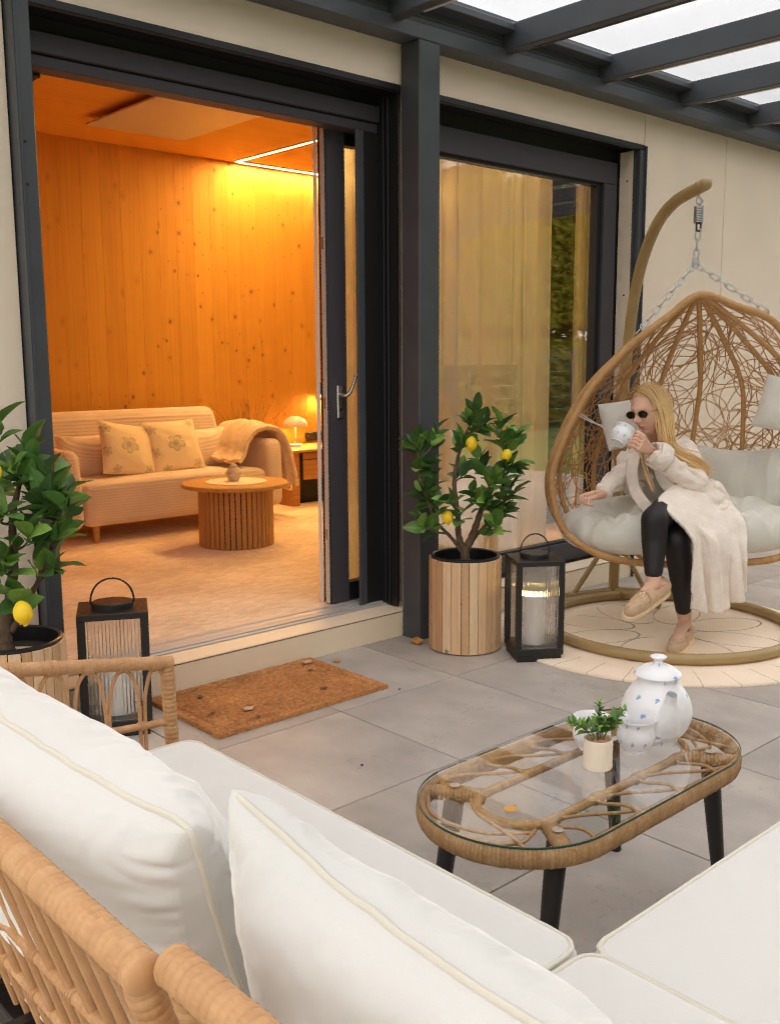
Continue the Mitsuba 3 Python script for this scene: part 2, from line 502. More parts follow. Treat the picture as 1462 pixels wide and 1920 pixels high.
def c_coir(p, n, uv):
    a = fbm(p.x * 130, p.y * 130, p.z * 60, 3)
    b = fbm(p.x * 6, p.y * 6, 3.0, 3)
    return mix((0.235, 0.085, 0.025), (0.56, 0.25, 0.085), dr.clip(0.2 + 1.3 * (a - 0.5) + 0.7 * b - 0.1, 0, 1))


def c_rug(p, n, uv):
    x, y = p.x - 1.16, p.y + 0.22
    a = fbm(p.x * 5, p.y * 5, 0.0, 4)
    s = noise(p.x * 260, p.y * 260, 0.0)
    k = mi.Float(0.0)
    r0 = dr.sqrt(x * x + y * y)
    for i in range(8):   # carved petals round the middle, copied from the print of dark cut lines
        th = i * math.pi / 4 + 0.35
        cx, cy = 0.33 * math.cos(th), 0.33 * math.sin(th)
        du, dv = (x - cx) * math.cos(th) + (y - cy) * math.sin(th), -(x - cx) * math.sin(th) + (y - cy) * math.cos(th)
        e = dr.sqrt(dr.square(du / 0.20) + dr.square(dv / 0.105))
        k = dr.maximum(k, 1 - smoothstep(0.010, 0.045, dr.abs(e - 1.0 + 0.05 * (a - 0.5))))
    ang = dr.atan2(y, x)
    ray = dr.abs(dr.sin(ang * 16 + 0.5 * a)) * r0 / 16
    k = dr.maximum(k, 0.7 * (1 - smoothstep(0.0008, 0.0035, ray)) * smoothstep(0.60, 0.62, r0))
    gap = smoothstep(0.16, 0.3, noise(p.x * 12, p.y * 12, 5.0))
    c = mix((0.66, 0.53, 0.40), (0.80, 0.665, 0.525), dr.clip(0.7 * a + 0.3 * s, 0, 1))
    return mix(c, (0.24, 0.16, 0.10), 0.8 * k * gap)


def c_ceramic(p, n, uv):
    # small blue painted flowers scattered over the white glaze; uv.x runs round, uv.y up the profile in metres
    u, v = uv.x * 9.0, uv.y / 0.045
    row = dr.floor(v)
    u = u + 0.5 * (row - 2 * dr.floor(row / 2))
    cu, cv = dr.floor(u), row
    on = cell_rand(cu, cv, 4.0)
    fx, fy = u - cu - 0.5 - 0.25 * (on - 0.5), v - cv - 0.5
    fl = flower(fx * 0.045, fy * 0.045, 0.0, 0.0, 0.0058, 5.0, on * 6)
    lf = flower(fx * 0.045, fy * 0.045, -0.003, -0.006, 0.0028, 2.0, on * 3)
    keep = smoothstep(0.38, 0.40, on)
    c = mix((0.72, 0.72, 0.735), (0.08, 0.26, 0.58), dr.clip(fl * 1.6, 0, 1) * keep)
    return mix(c, (0.02, 0.07, 0.17), lf * keep)


def c_facade(p, n, uv):
    return mix((0.73, 0.615, 0.49), (0.765, 0.65, 0.53), fbm(p.x * 3, p.y * 3, p.z * 3, 4))


def c_metal(p, n, uv):
    a = fbm(p.x * 8, p.y * 8, p.z * 8, 4)
    return mix((0.042, 0.047, 0.055), (0.062, 0.069, 0.08), a)


def c_tan(p, n, uv):
    a = fbm(p.x * 11, p.y * 11, p.z * 11, 3)
    return mix((0.30, 0.20, 0.08), (0.38, 0.265, 0.115), a)


def c_oak(p, n, uv):
    return c_grain(2, 0, (0.50, 0.27, 0.09), (0.28, 0.125, 0.035), 60.0, 2.0, 3.0)(p, n, uv)


def c_grass(p, n, uv):
    return mix((0.05, 0.085, 0.018), (0.12, 0.15, 0.035), fbm(p.x * 2, p.y * 2, 0.0, 4))


def c_autumn(p, n, uv):
    return mix((0.24, 0.28, 0.04), (0.50, 0.42, 0.07), fbm(p.x * 2.5, p.y * 2.5, p.z * 2.5, 3))


def c_curtain(p, n, uv):
    return mix((0.66, 0.68, 0.56), (0.76, 0.78, 0.64), noise(p.x * 500, p.y * 60, p.z * 500))


M = {
    'tile': bumped(proc(c_tile), 0.52, lambda p, n, uv: fbm(p.x * 240, p.y * 240, 0.0, 2), 0.00025, specular=0.4),
    'grout': pr((0.075, 0.068, 0.062), 0.9),
    'facade': pr(proc(c_facade), 0.55, specular=0.35),
    'anthracite': pr(proc(c_metal), 0.42, specular=0.5),
    'frame_black': pr((0.011, 0.012, 0.014), 0.38, specular=0.45),
    'frame_plum': pr((0.055, 0.050, 0.060), 0.5, specular=0.4),
    'black': pr((0.010, 0.010, 0.011), 0.5),
    'black_metal': pr((0.014, 0.012, 0.011), 0.42, specular=0.5),
    'sill': pr((0.76, 0.64, 0.48), 0.5),
    'alu': pr((0.60, 0.58, 0.55), 0.38, metallic=0.35),
    'white_trim': pr((0.74, 0.70, 0.66), 0.5),
    'opal': {'type': 'thindielectric', 'int_ior': 1.49, 'specular_transmittance': {'type': 'rgb', 'value': [0.735, 0.76, 0.795]}},
    'glass': {'type': 'thindielectric', 'int_ior': 1.52},
    'coated_glass': {'type': 'thindielectric', 'int_ior': 1.95},
    'solid_glass': {'type': 'dielectric', 'int_ior': 1.5},
    'clt': pr(proc(c_clt), 0.6, specular=0.3),
    'ceiling': pr(proc(c_grain(0, 1, (0.72, 0.37, 0.062), (0.58, 0.26, 0.036), 45.0, 1.4, 9.0)), 0.6, specular=0.3),
    'carpet': bumped(proc(c_carpet), 0.95, lambda p, n, uv: fbm(p.x * 150, p.y * 150, 0.0, 3), 0.004, sheen=0.4),
    'cord': bumped(proc(c_cord), 0.9, b_cord, 0.0016, sheen=0.3),
    'floral': pr(proc(c_floral), 0.9),
    'throw': bumped(proc(c_throw), 0.95, lambda p, n, uv: fbm(p.x * 140, p.y * 140, p.z * 140, 3), 0.004, sheen=0.5),
    'oak': pr(proc(c_oak), 0.5),
    'oak_top': pr(proc(c_grain(0, 1, (0.56, 0.32, 0.11), (0.36, 0.18, 0.055), 50.0, 2.0, 1.0)), 0.45),
    'linen': pr((0.78, 0.68, 0.54), 0.9),
    'stone': pr((0.62, 0.53, 0.42), 0.7),
    'panel_gray': pr((0.50, 0.44, 0.38), 0.35),
    'curtain': {'type': 'principledthin', 'base_color': proc(c_curtain), 'roughness': 0.3, 'diff_trans': 0.95, 'spec_trans': 0.22},
    'cane': pr(proc(c_cane((0.55, 0.305, 0.145), (0.38, 0.19, 0.08), (0.62, 0.39, 0.21), 0.012, 0.3)), 0.5, specular=0.4),
    'cane_table': pr(proc(c_cane((0.43, 0.26, 0.12), (0.28, 0.155, 0.065), (0.54, 0.355, 0.19), 0.0082, 0.5)), 0.5, specular=0.4),
    'cane_swing': pr(proc(c_cane((0.53, 0.30, 0.12), (0.39, 0.205, 0.075), (0.60, 0.37, 0.17), 0.0075, 0.45)), 0.45, specular=0.4),
    'tan': pr(proc(c_tan), 0.35, specular=0.5),
    'zinc': two({'type': 'roughconductor', 'material': 'Al', 'alpha': 0.2, 'specular_reflectance': {'type': 'rgb', 'value': [0.50, 0.53, 0.54]}}),
    'steel': two({'type': 'roughconductor', 'material': 'Al', 'alpha': 0.25, 'specular_reflectance': {'type': 'rgb', 'value': [0.68, 0.64, 0.6]}}),
    'white_cloth': bumped(proc(c_white_cloth), 0.9, lambda p, n, uv: fbm(p.x * 38, p.y * 38, p.z * 38, 3) + 2.2 * dr.abs(fbm(p.x * 7, p.y * 7 + p.x * 2, p.z * 7, 3) - 0.5), 0.0030, sheen=0.2),
    'piping': pr((0.585, 0.55, 0.47), 0.9),
    'seat_cloth': bumped(proc(c_seat_cloth), 0.9, lambda p, n, uv: fbm(p.x * 30, p.y * 30, p.z * 30, 3), 0.003),
    'coat': bumped(proc(c_coat), 0.95, b_coat, 0.004, sheen=0.6),
    'coat_inside': pr((0.50, 0.40, 0.30), 0.95),
    'sweater': pr((0.40, 0.355, 0.32), 0.9),
    'leggings': pr((0.008, 0.007, 0.008), 0.6, sheen=0.15),
    'skin': pr(proc(c_skin), 0.48, specular=0.35),
    'lips': pr((0.50, 0.19, 0.155), 0.4),
    'hair': pr(proc(c_hair), 0.42, specular=0.5),
    'lens': pr((0.012, 0.008, 0.007), 0.08, specular=0.6),
    'gold': two({'type': 'roughconductor', 'material': 'Au', 'alpha': 0.2, 'specular_reflectance': {'type': 'rgb', 'value': [0.45, 0.4, 0.38]}}),
    'suede': pr(proc(c_suede), 0.9, sheen=0.4),
    'sole': pr((0.72, 0.57, 0.37), 0.7),
    'leaf_dark': pr(proc(c_leaf((0.030, 0.080, 0.020), (0.085, 0.17, 0.045))), 0.38, specular=0.5),
    'leaf_mid': pr(proc(c_leaf((0.055, 0.14, 0.025), (0.16, 0.29, 0.06))), 0.4, specular=0.5),
    'leaf_light': pr(proc(c_leaf((0.14, 0.27, 0.04), (0.30, 0.46, 0.11))), 0.45, specular=0.45),
    'lemon': bumped(proc(c_lemon), 0.42, lambda p, n, uv: noise(p.x * 420, p.y * 420, p.z * 420), 0.0008, specular=0.5),
    'bark': bumped(proc(c_bark), 0.85, lambda p, n, uv: fbm(p.x * 160, p.y * 160, p.z * 60, 3), 0.004),
    'stem': pr((0.12, 0.13, 0.035), 0.6),
    'slat_a': pr(proc(c_slat((0.66, 0.435, 0.25), (0.44, 0.255, 0.125), 1.0)), 0.55),
    'slat_b': pr(proc(c_slat((0.55, 0.335, 0.175), (0.33, 0.185, 0.095), 2.0)), 0.55),
    'slat_c': pr(proc(c_slat((0.74, 0.54, 0.34), (0.53, 0.345, 0.19), 3.0)), 0.55),
    'pot_black': pr((0.012, 0.012, 0.013), 0.35),
    'soil': pr((0.018, 0.014, 0.011), 0.95),
    'wax': pr((0.86, 0.83, 0.78), 0.5, specular=0.3),
    'coir': bumped(proc(c_coir), 0.97, lambda p, n, uv: fbm(p.x * 260, p.y * 260, p.z * 260, 2), 0.004),
    'rug': bumped(proc(c_rug), 0.95, lambda p, n, uv: fbm(p.x * 170, p.y * 170, 0.0, 2), 0.002),
    'ceramic': pr(proc(c_ceramic), 0.22, specular=0.5, clearcoat=0.5),
    'ceramic_plain': pr((0.72, 0.72, 0.735), 0.22, specular=0.5, clearcoat=0.5),
    'pot_cream': pr((0.78, 0.68, 0.54), 0.55),
    'gravel': pr((0.52, 0.30, 0.22), 0.8),
    'glass_edge': pr((0.02, 0.075, 0.058), 0.15, specular=0.6),
    'clear_pad': pr((0.42, 0.37, 0.30), 0.2),
    'dry_leaf': pr((0.52, 0.26, 0.07), 0.8),
    'dry_leaf_pale': pr((0.55, 0.36, 0.22), 0.85),
    'paper': pr((0.72, 0.66, 0.56), 0.7),
    'print_black': pr((0.02, 0.02, 0.02), 0.8),
    'dry_grass': pr((0.16, 0.12, 0.035), 0.8),
    'lamp_white': pr((0.74, 0.64, 0.52), 0.4),
    'drawer': pr(proc(c_grain(0, 2, (0.50, 0.24, 0.07), (0.29, 0.115, 0.03), 45.0, 2.0, 21.0)), 0.5),
    'grass': pr(proc(c_grass), 0.95),
    'autumn': {'type': 'principledthin', 'base_color': proc(c_autumn), 'roughness': 0.7, 'diff_trans': 1.0},
    'dark_green': pr((0.022, 0.038, 0.012), 0.8),
    'plaster': pr((0.55, 0.45, 0.34), 0.8),
    'red_dot': pr((0.65, 0.10, 0.05), 0.8),
}
for k_, v_ in M.items():
    scene['mat_' + k_] = v_
M = {k_: 'mat_' + k_ for k_ in M}
# ------------------------------------------------------------------ ground, patio
obj('lawn', trimesh.Trimesh([[-60, -60, -0.03], [60, -60, -0.03], [60, 60, -0.03], [-60, 60, -0.03]], [[0, 1, 2], [0, 2, 3]]), M['grass'], label='green lawn around the house', kind='structure')
patio = obj('patio', box(-4.8, 6.0, -4.8, 0.60, -0.10, -0.004), M['grout'], label='grey tiled patio with thin dark joints', kind='structure')
g_ = 0.0022
tile_full = mikit.ply(box(g_, 0.6 - g_, g_, 0.6 - g_, -0.02, 0, 0.0015), M['tile'])
tile_edge = mikit.ply(box(g_, 0.6 - g_, g_, 0.585, -0.02, 0, 0.0015), M['tile'])
for i in range(-8, 10):
    for j in range(-8, 1):
        k = key_for('tile', patio)
        dz = 0.0006 * float(RNG.random())
        scene[k] = {**(tile_edge if j == 0 else tile_full), 'to_world': T().translate([0.6 * i, 0.6 * j, dz])}

# ------------------------------------------------------------------ the house
YF = 0.58
house = thing('house', 'cream panel clad garden house with a dark framed doorway and window', 'house')
for (a, b, z0, z1) in ((-4.0, -1.458, 0.125, 2.79), (-1.452, 0.300, 2.425, 2.79), (0.303, 2.0805, 2.425, 2.79), (2.0865, 2.951, 0.125, 2.79), (2.957, 3.86, 0.125, 2.79), (3.864, 6.4, 0.125, 2.79), (0.275, 0.452, 0.125, 2.42)):
    obj('facade_panel', box(a, b, YF, YF + 0.03, z0, z1, 0.002), M['facade'], house)
obj('joint_backing', cat([box(-4.0, 6.4, YF + 0.032, YF + 0.04, 2.43, 2.79), box(2.09, 6.4, YF + 0.032, YF + 0.04, 0.0, 2.42)]), M['black'], house)
obj('plinth', box(-4.0, 6.4, 0.577, 0.66, 0.0, 0.112, 0.002), M['sill'], house)
# core of the wall behind the panels
obj('wall_core', cat([box(-4.0, 6.4, 0.625, 0.88, 2.43, 2.80), box(-4.0, -1.43, 0.625, 0.88, 0.0, 2.429), box(0.27, 0.44, 0.66, 0.88, 0.14, 2.429), box(2.092, 6.4, 0.625, 0.88, 0.0, 2.429)]), M['plaster'], house)
obj('wall_lining', cat([box(-1.43, 2.0915, 0.705, 0.879, 2.4145, 2.4295), box(2.0305, 2.0915, 0.702, 0.879, 0.13, 2.414), box(0.2485, 0.2695, 0.62, 0.879, 0.15, 2.414), box(-1.4295, -1.393, 0.625, 0.879, 0.15, 2.414)]), M['black'], house)
obj('roof', box(-4.0, 6.6, 0.60, 4.3, 2.801, 2.825), M['anthracite'], house)
# sill: joint, sloping cream plate, aluminium threshold with grooves
sx0, sx1 = -1.39, 2.03
sill = cat([trimesh.Trimesh(np.array([[x, y, z] for x in (sx0, sx1) for (y, z) in ((0.574, 0.118), (0.574, 0.123), (0.665, 0.135), (0.665, 0.118))]),
                            [[0, 1, 5], [0, 5, 4], [1, 2, 6], [1, 6, 5], [2, 3, 7], [2, 7, 6], [3, 0, 4], [3, 4, 7], [0, 3, 2], [0, 2, 1], [4, 5, 6], [4, 6, 7]])])
obj('sill_plate', sill, M['sill'], house)
obj('sill_joint', box(sx0, sx1, 0.584, 0.66, 0.1121, 0.1179), M['black'], house)
thr = [box(sx0, 0.24, a, b, 0.10, z, 0.002) for a, b, z in ((0.672, 0.690, 0.141), (0.700, 0.716, 0.1445), (0.7185, 0.733, 0.143), (0.736, 0.752, 0.1445), (0.755, 0.790, 0.142), (0.793, 0.812, 0.1455))]
obj('threshold', cat(thr), M['alu'], house)
obj('threshold_bed', box(sx0, 0.24, 0.666, 0.812, 0.06, 0.132), M['black'], house)
# left corner trim beside the doorway
obj('corner_trim', cat([box(-1.452, -1.392, 0.528, 0.62, 0.002, 2.42, 0.004), box(-1.446, -1.440, 0.522, 0.5279, 0.05, 2.42)]), M['anthracite'], house)
for z in (1.83, 1.96):
    obj('screw', trimesh.creation.cylinder(0.004, 0.003, 12, transform=trimesh.transformations.translation_matrix([-1.43, 0.5265, z]) @ trimesh.transformations.rotation_matrix(math.pi / 2, [1, 0, 0])), M['black'], house)

# room
FZ, CZ, WY = 0.145, 2.74, 3.85
obj('carpet', box(-1.62, 6.2, 0.814, WY + 0.02, 0.02, FZ), M['carpet'], house, label='beige mottled carpet')
bw = obj('back_wall', box(-1.62, 6.2, WY + 0.012, WY + 0.15, 0.0, 2.795), M['black'], house, label='knotty orange timber wall')
bd = mikit.ply(box(0.0004, 0.1446, 0, 0.012, 0, CZ - FZ, 0.0012), M['clt'])
x = -1.55 - 0.145 * 0
xs = np.arange(-3.0 + 0.145 * 10, 6.1, 0.145)
for xx in xs:
    k = key_for('plank', bw)
    scene[k] = {**bd, 'to_world': T().translate([float(xx), WY - 0.0005 * float(RNG.random()), FZ])}
obj('ceiling', box(-1.62, 6.2, 0.882, WY - 0.001, CZ, CZ + 0.055), M['ceiling'], house, label='orange timber ceiling')
obj('side_wall', cat([box(-1.75, -1.621, 0.882, WY + 0.1, 0.0, CZ + 0.055), box(6.201, 6.3, 0.882, WY + 0.1, 0.0, CZ + 0.055)]), M['ceiling'], house)

# doorway and sliding door
door = thing('sliding_door', 'black framed glass sliding door standing open to the lit room', 'door')
obj('reveal', cat([box(-1.392, 0.248, 0.584, 0.70, 2.414, 2.424), box(0.236, 0.248, 0.60, 0.80, 0.136, 2.413), box(-1.392, -1.383, 0.62, 0.80, 0.136, 2.413),
                   box(0.226, 0.2355, 0.640, 0.652, 0.140, 2.40, 0.002), box(0.229, 0.2355, 0.672, 0.680, 0.140, 2.40, 0.002)]), M['frame_black'], door)
gut = [tube([[-1.392, 0.592, 2.404], [0.245, 0.592, 2.404]], 0.009, 10), box(-1.392, 0.245, 0.574, 0.583, 2.400, 2.426, 0.002)]
obj('drip_rail', cat(gut), M['frame_black'], door, smooth=40)
obj('frame_head', cat([box(-1.383, 0.2355, 0.700, 0.80, 2.293, 2.36, 0.003), box(-1.383, 0.2355, 0.715, 0.80, 2.249, 2.288, 0.003)]), M['frame_plum'], door)
obj('frame_head_gap', cat([box(-1.383, 0.2355, 0.725, 0.80, 2.2885, 2.2925), box(-1.383, 0.2355, 0.730, 0.80, 2.3605, 2.4135)]), M['black'], door)
obj('frame_jamb', cat([box(0.099, 0.116, 0.700, 0.712, 0.146, 2.2485, 0.002), box(0.119, 0.145, 0.704, 0.716, 0.146, 2.2485, 0.002)]), M['anthracite'], door)
obj('frame_jamb', box(0.116, 0.2355, 0.7165, 0.728, 0.146, 2.2485), M['black'], door)
leaf = 'leaf'
LX0, LX1 = 0.010, 0.66
lf = obj('leaf', box(LX0, 0.118, 0.803, 0.86, 0.150, 2.292, 0.003), M['frame_black'], door, label='dark stile of the open leaf')
obj('stile_face', box(LX0 + 0.004, 0.114, 0.8005, 0.8028, 0.152, 2.290), M['frame_plum'], lf)
obj('edge_strip', box(LX0 - 0.004, LX0 - 0.0003, 0.812, 0.838, 0.152, 2.290), M['alu'], lf)
obj('edge_strip', box(LX0 - 0.006, LX0 - 0.0003, 0.862, 0.884, 0.152, 2.290, 0.001), M['white_trim'], lf)
obj('lock_plate', cat([box(LX0 - 0.0055, LX0 - 0.0042, 0.818, 0.832, z, z + 0.05) for z in (0.45, 1.05, 1.75)]), M['steel'], lf)
obj('bottom_rail', box(0.1185, LX1, 0.805, 0.858, 0.150, 0.236, 0.003), M['frame_black'], lf)
obj('top_rail', box(0.1185, LX1, 0.805, 0.858, 2.200, 2.292, 0.003), M['frame_black'], lf)
obj('pane', box(0.1185, LX1, 0.829, 0.8292, 0.2365, 2.1995), M['glass'], lf)
hd = obj('handle', box(0.050, 0.082, 0.788, 0.8003, 1.005, 1.155, 0.004), M['steel'], lf, label='brushed steel lever handle with a long back plate')
hp = catmull([[0.066, 0.795, 1.112], [0.066, 0.765, 1.110], [0.072, 0.748, 1.112], [0.088, 0.742, 1.130], [0.118, 0.742, 1.190], [0.146, 0.742, 1.243]], 8)
obj('lever', tube(hp, np.interp(np.arange(len(hp)), [0, 12, 18, len(hp) - 1], [0.010, 0.011, 0.010, 0.007]), 10, flat=(0.8, 1.15)), M['steel'], hd, smooth=50)
obj('key_hole', cat([trimesh.creation.cylinder(0.007, 0.006, 14, transform=trimesh.transformations.translation_matrix([0.066, 0.7868, 1.045]) @ trimesh.transformations.rotation_matrix(math.pi / 2, [1, 0, 0]))]), M['black_metal'], hd)
obj('closer_bracket', cat([box(-1.31, -1.25, 0.79, 0.84, 2.236, 2.2485, 0.003), box(-1.29, -1.27, 0.80, 0.83, 2.222, 2.236, 0.002)]), M['black'], door)

# window
win = thing('window', 'tall black framed window with a pleated curtain behind the glass', 'window')
obj('reveal', cat([box(0.452, 2.083, 0.584, 0.70, 2.414, 2.424), box(0.440, 0.452, 0.60, 0.80, 0.136, 2.413)]), M['frame_black'], win)
obj('drip_rail', cat([tube([[0.44, 0.592, 2.404], [2.05, 0.592, 2.404]], 0.009, 10), box(0.44, 2.083, 0.574, 0.583, 2.400, 2.426, 0.002)]), M['frame_black'], win, smooth=40)
obj('side_flashing', cat([box(2.040, 2.078, 0.574, 0.612, 0.126, 2.399, 0.003), box(2.0785, 2.0845, 0.560, 0.584, 0.0, 2.420, 0.001), box(2.0285, 2.034, 0.600, 0.612, 0.126, 2.40)]), M['anthracite'], win)
obj('reveal_board', box(2.030, 2.040, 0.6125, 0.7005, 0.136, 2.396), M['facade'], win, label='cream reveal board with screw holes')
for z in (2.24, 1.62, 1.0):
    obj('screw_hole', trimesh.creation.cylinder(0.005, 0.002, 12, transform=trimesh.transformations.translation_matrix([2.0295, 0.650, z]) @ trimesh.transformations.rotation_matrix(math.pi / 2, [0, 1, 0])), M['black'], win)
obj('frame', cat([box(0.452, 2.010, 0.702, 0.80, 2.222, 2.34, 0.003), box(1.896, 2.010, 0.7025, 0.80, 0.138, 2.2215, 0.003), box(0.452, 0.60, 0.7025, 0.80, 0.138, 2.2215, 0.003), box(0.6005, 1.8955, 0.7025, 0.80, 0.138, 0.240, 0.003)]), M['frame_plum'], win)
obj('frame_side', cat([box(2.0105, 2.0295, 0.712, 0.80, 0.138, 2.3395), box(0.4525, 2.0295, 0.730, 0.80, 2.3405, 2.4135)]), M['black'], win)
obj('glazing_bead', cat([box(0.6005, 1.8955, 0.722, 0.77, 2.205, 2.2215), box(1.858, 1.8955, 0.722, 0.77, 0.2405, 2.2045), box(0.6005, 0.625, 0.722, 0.77, 0.2405, 2.2045), box(0.626, 1.8575, 0.722, 0.77, 0.2405, 0.252)]), M['frame_black'], win)
obj('pane', box(0.6255, 1.8575, 0.7400, 0.7402, 0.2525, 2.2045), M['coated_glass'], win)
obj('pane', box(0.6255, 1.8575, 0.7600, 0.7602, 0.2525, 2.2045), M['coated_glass'], win)


def pleats(x0, x1, y, z0, z1, n_fold, amp, seed):
    rng = np.random.default_rng(seed)
    m = int(n_fold * 14)
    s = np.linspace(0, 1, m)
    ph = np.cumsum(0.6 + 0.8 * meshkit.noise(np.c_[s * n_fold, 0 * s, 0 * s], seed))
    ph = ph / ph[-1] * n_fold * 2 * np.pi
    zz = np.linspace(z0, z1, 22)
    P = np.zeros((m, len(zz), 3))
    for j, z in enumerate(zz):
        a = amp * (0.8 + 0.35 * (z1 - z) / (z1 - z0))
        P[:, j, 0] = x0 + (x1 - x0) * s + a * 0.35 * np.sin(2 * ph + 0.3)
        P[:, j, 1] = y + a * (0.72 * np.sin(ph) + 0.30 * np.sin(1.7 * ph + 1.3) + 0.22 * np.sin(0.43 * ph)) + 0.012 * (meshkit.noise(np.c_[s * n_fold * 1.3, np.full(m, z * 1.1), 0 * s], seed + 1) - 0.5)
        P[:, j, 2] = z
    return P


c1, _ = grid_mesh(pleats(0.20, 1.83, 1.01, 0.155, 2.70, 13, 0.027, 3))
obj('curtain', c1, M['curtain'], smooth=True, label='wide sheer beige curtain hanging in pleats behind the window', cat='curtain', group='curtains behind the window')
c2, _ = grid_mesh(pleats(2.06, 2.42, 1.01, 0.155, 2.70, 4, 0.03, 8))
obj('curtain', c2, M['curtain'], smooth=True, label='narrow strip of beige curtain at the right edge of the window', cat='curtain', group='curtains behind the window')
obj('curtain_rail', box(0.1, 2.6, 0.985, 1.035, 2.705, 2.739, 0.004), M['white_trim'], label='slim rail carrying the curtains under the ceiling', cat='curtain rail')
wd = thing('wardrobe', 'black wardrobe standing in the room behind the gap between the curtains', 'wardrobe')
obj('body', box(2.25, 4.0, 1.56, 2.2, 0.146, 2.6, 0.004), M['black'], wd)
obj('door', box(2.26, 3.1, 1.535, 1.559, 0.16, 2.58, 0.004), M['black'], wd)
obj('door', box(3.105, 3.99, 1.535, 1.559, 0.16, 2.58, 0.004), M['black'], wd)

# ------------------------------------------------------------------ pergola
pg = thing('pergola', 'anthracite pergola with opal roof panels over the patio', 'pergola')
PX = [-2.81, -2.085, -1.36, -0.635, 0.087, 0.78, 1.505, 2.236, 2.985, 3.71, 4.43]
PY0 = -3.70
obj('post', cat([box(0.244, 0.369, 0.461, 0.575, 0.0, 2.588, 0.004)]), M['anthracite'], pg)
for xx in (-3.9, 5.2):
    obj('post', box(xx, xx + 0.115, 0.461, 0.575, 0.0, 2.588, 0.004), M['anthracite'], pg)
    obj('post', box(xx, xx + 0.115, PY0, PY0 + 0.115, 0.0, 2.60, 0.004), M['anthracite'], pg)
obj('wall_beam', box(-4.2, 5.6, 0.461, 0.5755, 2.5885, 2.654, 0.004), M['anthracite'], pg)
obj('wall_beam', cat([box(-4.2, 5.6, 0.474, 0.5755, 2.6545, 2.79), box(-4.2, 5.6, 0.468, 0.4738, 2.678, 2.684)]), M['anthracite'], pg)
obj('roof_lip', box(-4.2, 5.6, 0.398, 0.4738, 2.712, 2.742, 0.003), M['anthracite'], pg)
obj('front_beam', box(-4.2, 5.6, PY0, PY0 + 0.12, 2.601, 2.80, 0.004), M['anthracite'], pg)
rf = mikit.ply(box(0, 0.066, PY0 + 0.121, 0.4735, 2.640, 2.752, 0.004), M['anthracite'])
for xx in PX + [-3.535, 5.15]:
    k = key_for('rafter', pg)
    scene[k] = {**rf, 'to_world': T().translate([xx, 0, 0])}
    obj('seal', box(xx + 0.050, xx + 0.064, -2.7, 0.33, 2.6375, 2.6399), M['alu'] if abs(xx - 0.78) > 0.1 else M['frame_plum'], pg)
allx = sorted(PX + [-3.535, 5.15])
for a, b in zip(allx[:-1], allx[1:]):
    obj('roof_panel', box(a + 0.04, b + 0.03, PY0 + 0.10, 0.47, 2.7535, 2.7537), M['opal'], pg)

# ------------------------------------------------------------------ garden behind the camera, seen mirrored in the window
fn = thing('wire_fence', 'thin grey wire mesh fence mirrored faintly in the window glass', 'fence')
for i, xx in enumerate(np.arange(-2.0, 17.0, 2.5)):
    obj('post', box(xx, xx + 0.05, -6.0, -5.95, -0.03, 1.45), M['anthracite'], fn)
ww = [tube([[-2.0, -5.96, z], [15.6, -5.96, z]], 0.0045, 5) for z in np.arange(0.05, 1.42, 0.2)]
obj('wires', cat(ww + [tube([[xx, -5.96, 0.0], [xx, -5.96, 1.42]], 0.0035, 4) for xx in np.arange(-2, 15.6, 0.1)]), M['zinc'], fn, kind='stuff')


def garden_tree(x, y, h, r, seed, mat, lab):
    rng = np.random.default_rng(seed)
    t = thing('garden_tree', lab, 'tree', 'trees mirrored in the window')
    trunk = catmull([[x, y, -0.03], [x + 0.1, y, h * 0.3], [x - 0.1, y + 0.1, h * 0.6], [x, y, h * 0.9]], 6)
    limbs = [tube(trunk, np.linspace(0.07, 0.02, len(trunk)), 8)]
    for i in range(9):
        a = rng.random() * 6.28
        z = h * (0.25 + 0.6 * rng.random())
        L = r * (0.5 + 0.5 * rng.random())
        limbs.append(tube(catmull([[x, y, z], [x + 0.5 * L * math.cos(a), y + 0.5 * L * math.sin(a), z + 0.2 * h * 0.5], [x + L * math.cos(a), y + L * math.sin(a), z + 0.15 * h]], 5), 0.03, 5))
    obj('trunk', cat(limbs), M['bark'], t, smooth=40)
    n = 15000
    cl = rng.normal(size=(70, 3))
    cl /= np.linalg.norm(cl, axis=1, keepdims=True)
    cl = np.c_[x, y, h * 0.56] + cl * np.array([r, r, h * 0.45]) * (0.35 + 0.65 * rng.random((70, 1)) ** 0.5)
    c = cl[rng.integers(0, 70, n)] + rng.normal(size=(n, 3)) * 0.34 * r * np.array([0.5, 0.5, 0.5])
    a, b = rng.normal(size=(n, 3)), rng.normal(size=(n, 3))
    a /= np.linalg.norm(a, axis=1, keepdims=True)
    b -= a * (a * b).sum(1, keepdims=True)
    b /= np.linalg.norm(b, axis=1, keepdims=True)
    s = 0.06 + 0.05 * rng.random((n, 1))
    V = np.stack([c - a * s, c + b * s * 0.5, c + a * s, c - b * s * 0.5], 1).reshape(-1, 3)
    q = np.arange(n)[:, None] * 4
    obj('crown', trimesh.Trimesh(V, np.vstack([q + [0, 1, 2], q + [0, 2, 3]]), process=False), mat, t)


garden_tree(3.2, -9.6, 4.4, 1.5, 1, M['autumn'], 'yellow green tree mirrored in the left half of the window')
garden_tree(6.4, -10.0, 4.6, 1.7, 2, M['autumn'], 'yellow green tree mirrored in the middle of the window')
garden_tree(9.6, -9.7, 4.5, 1.7, 3, M['dark_green'], 'dark green tree mirrored in the dark gap of the window')
garden_tree(13.0, -9.6, 4.4, 1.6, 4, M['autumn'], 'yellow green tree mirrored at the right edge of the window')
garden_tree(0.0, -9.8, 4.4, 1.5, 5, M['dark_green'], 'dark green tree mirrored behind the potted lemon tree')

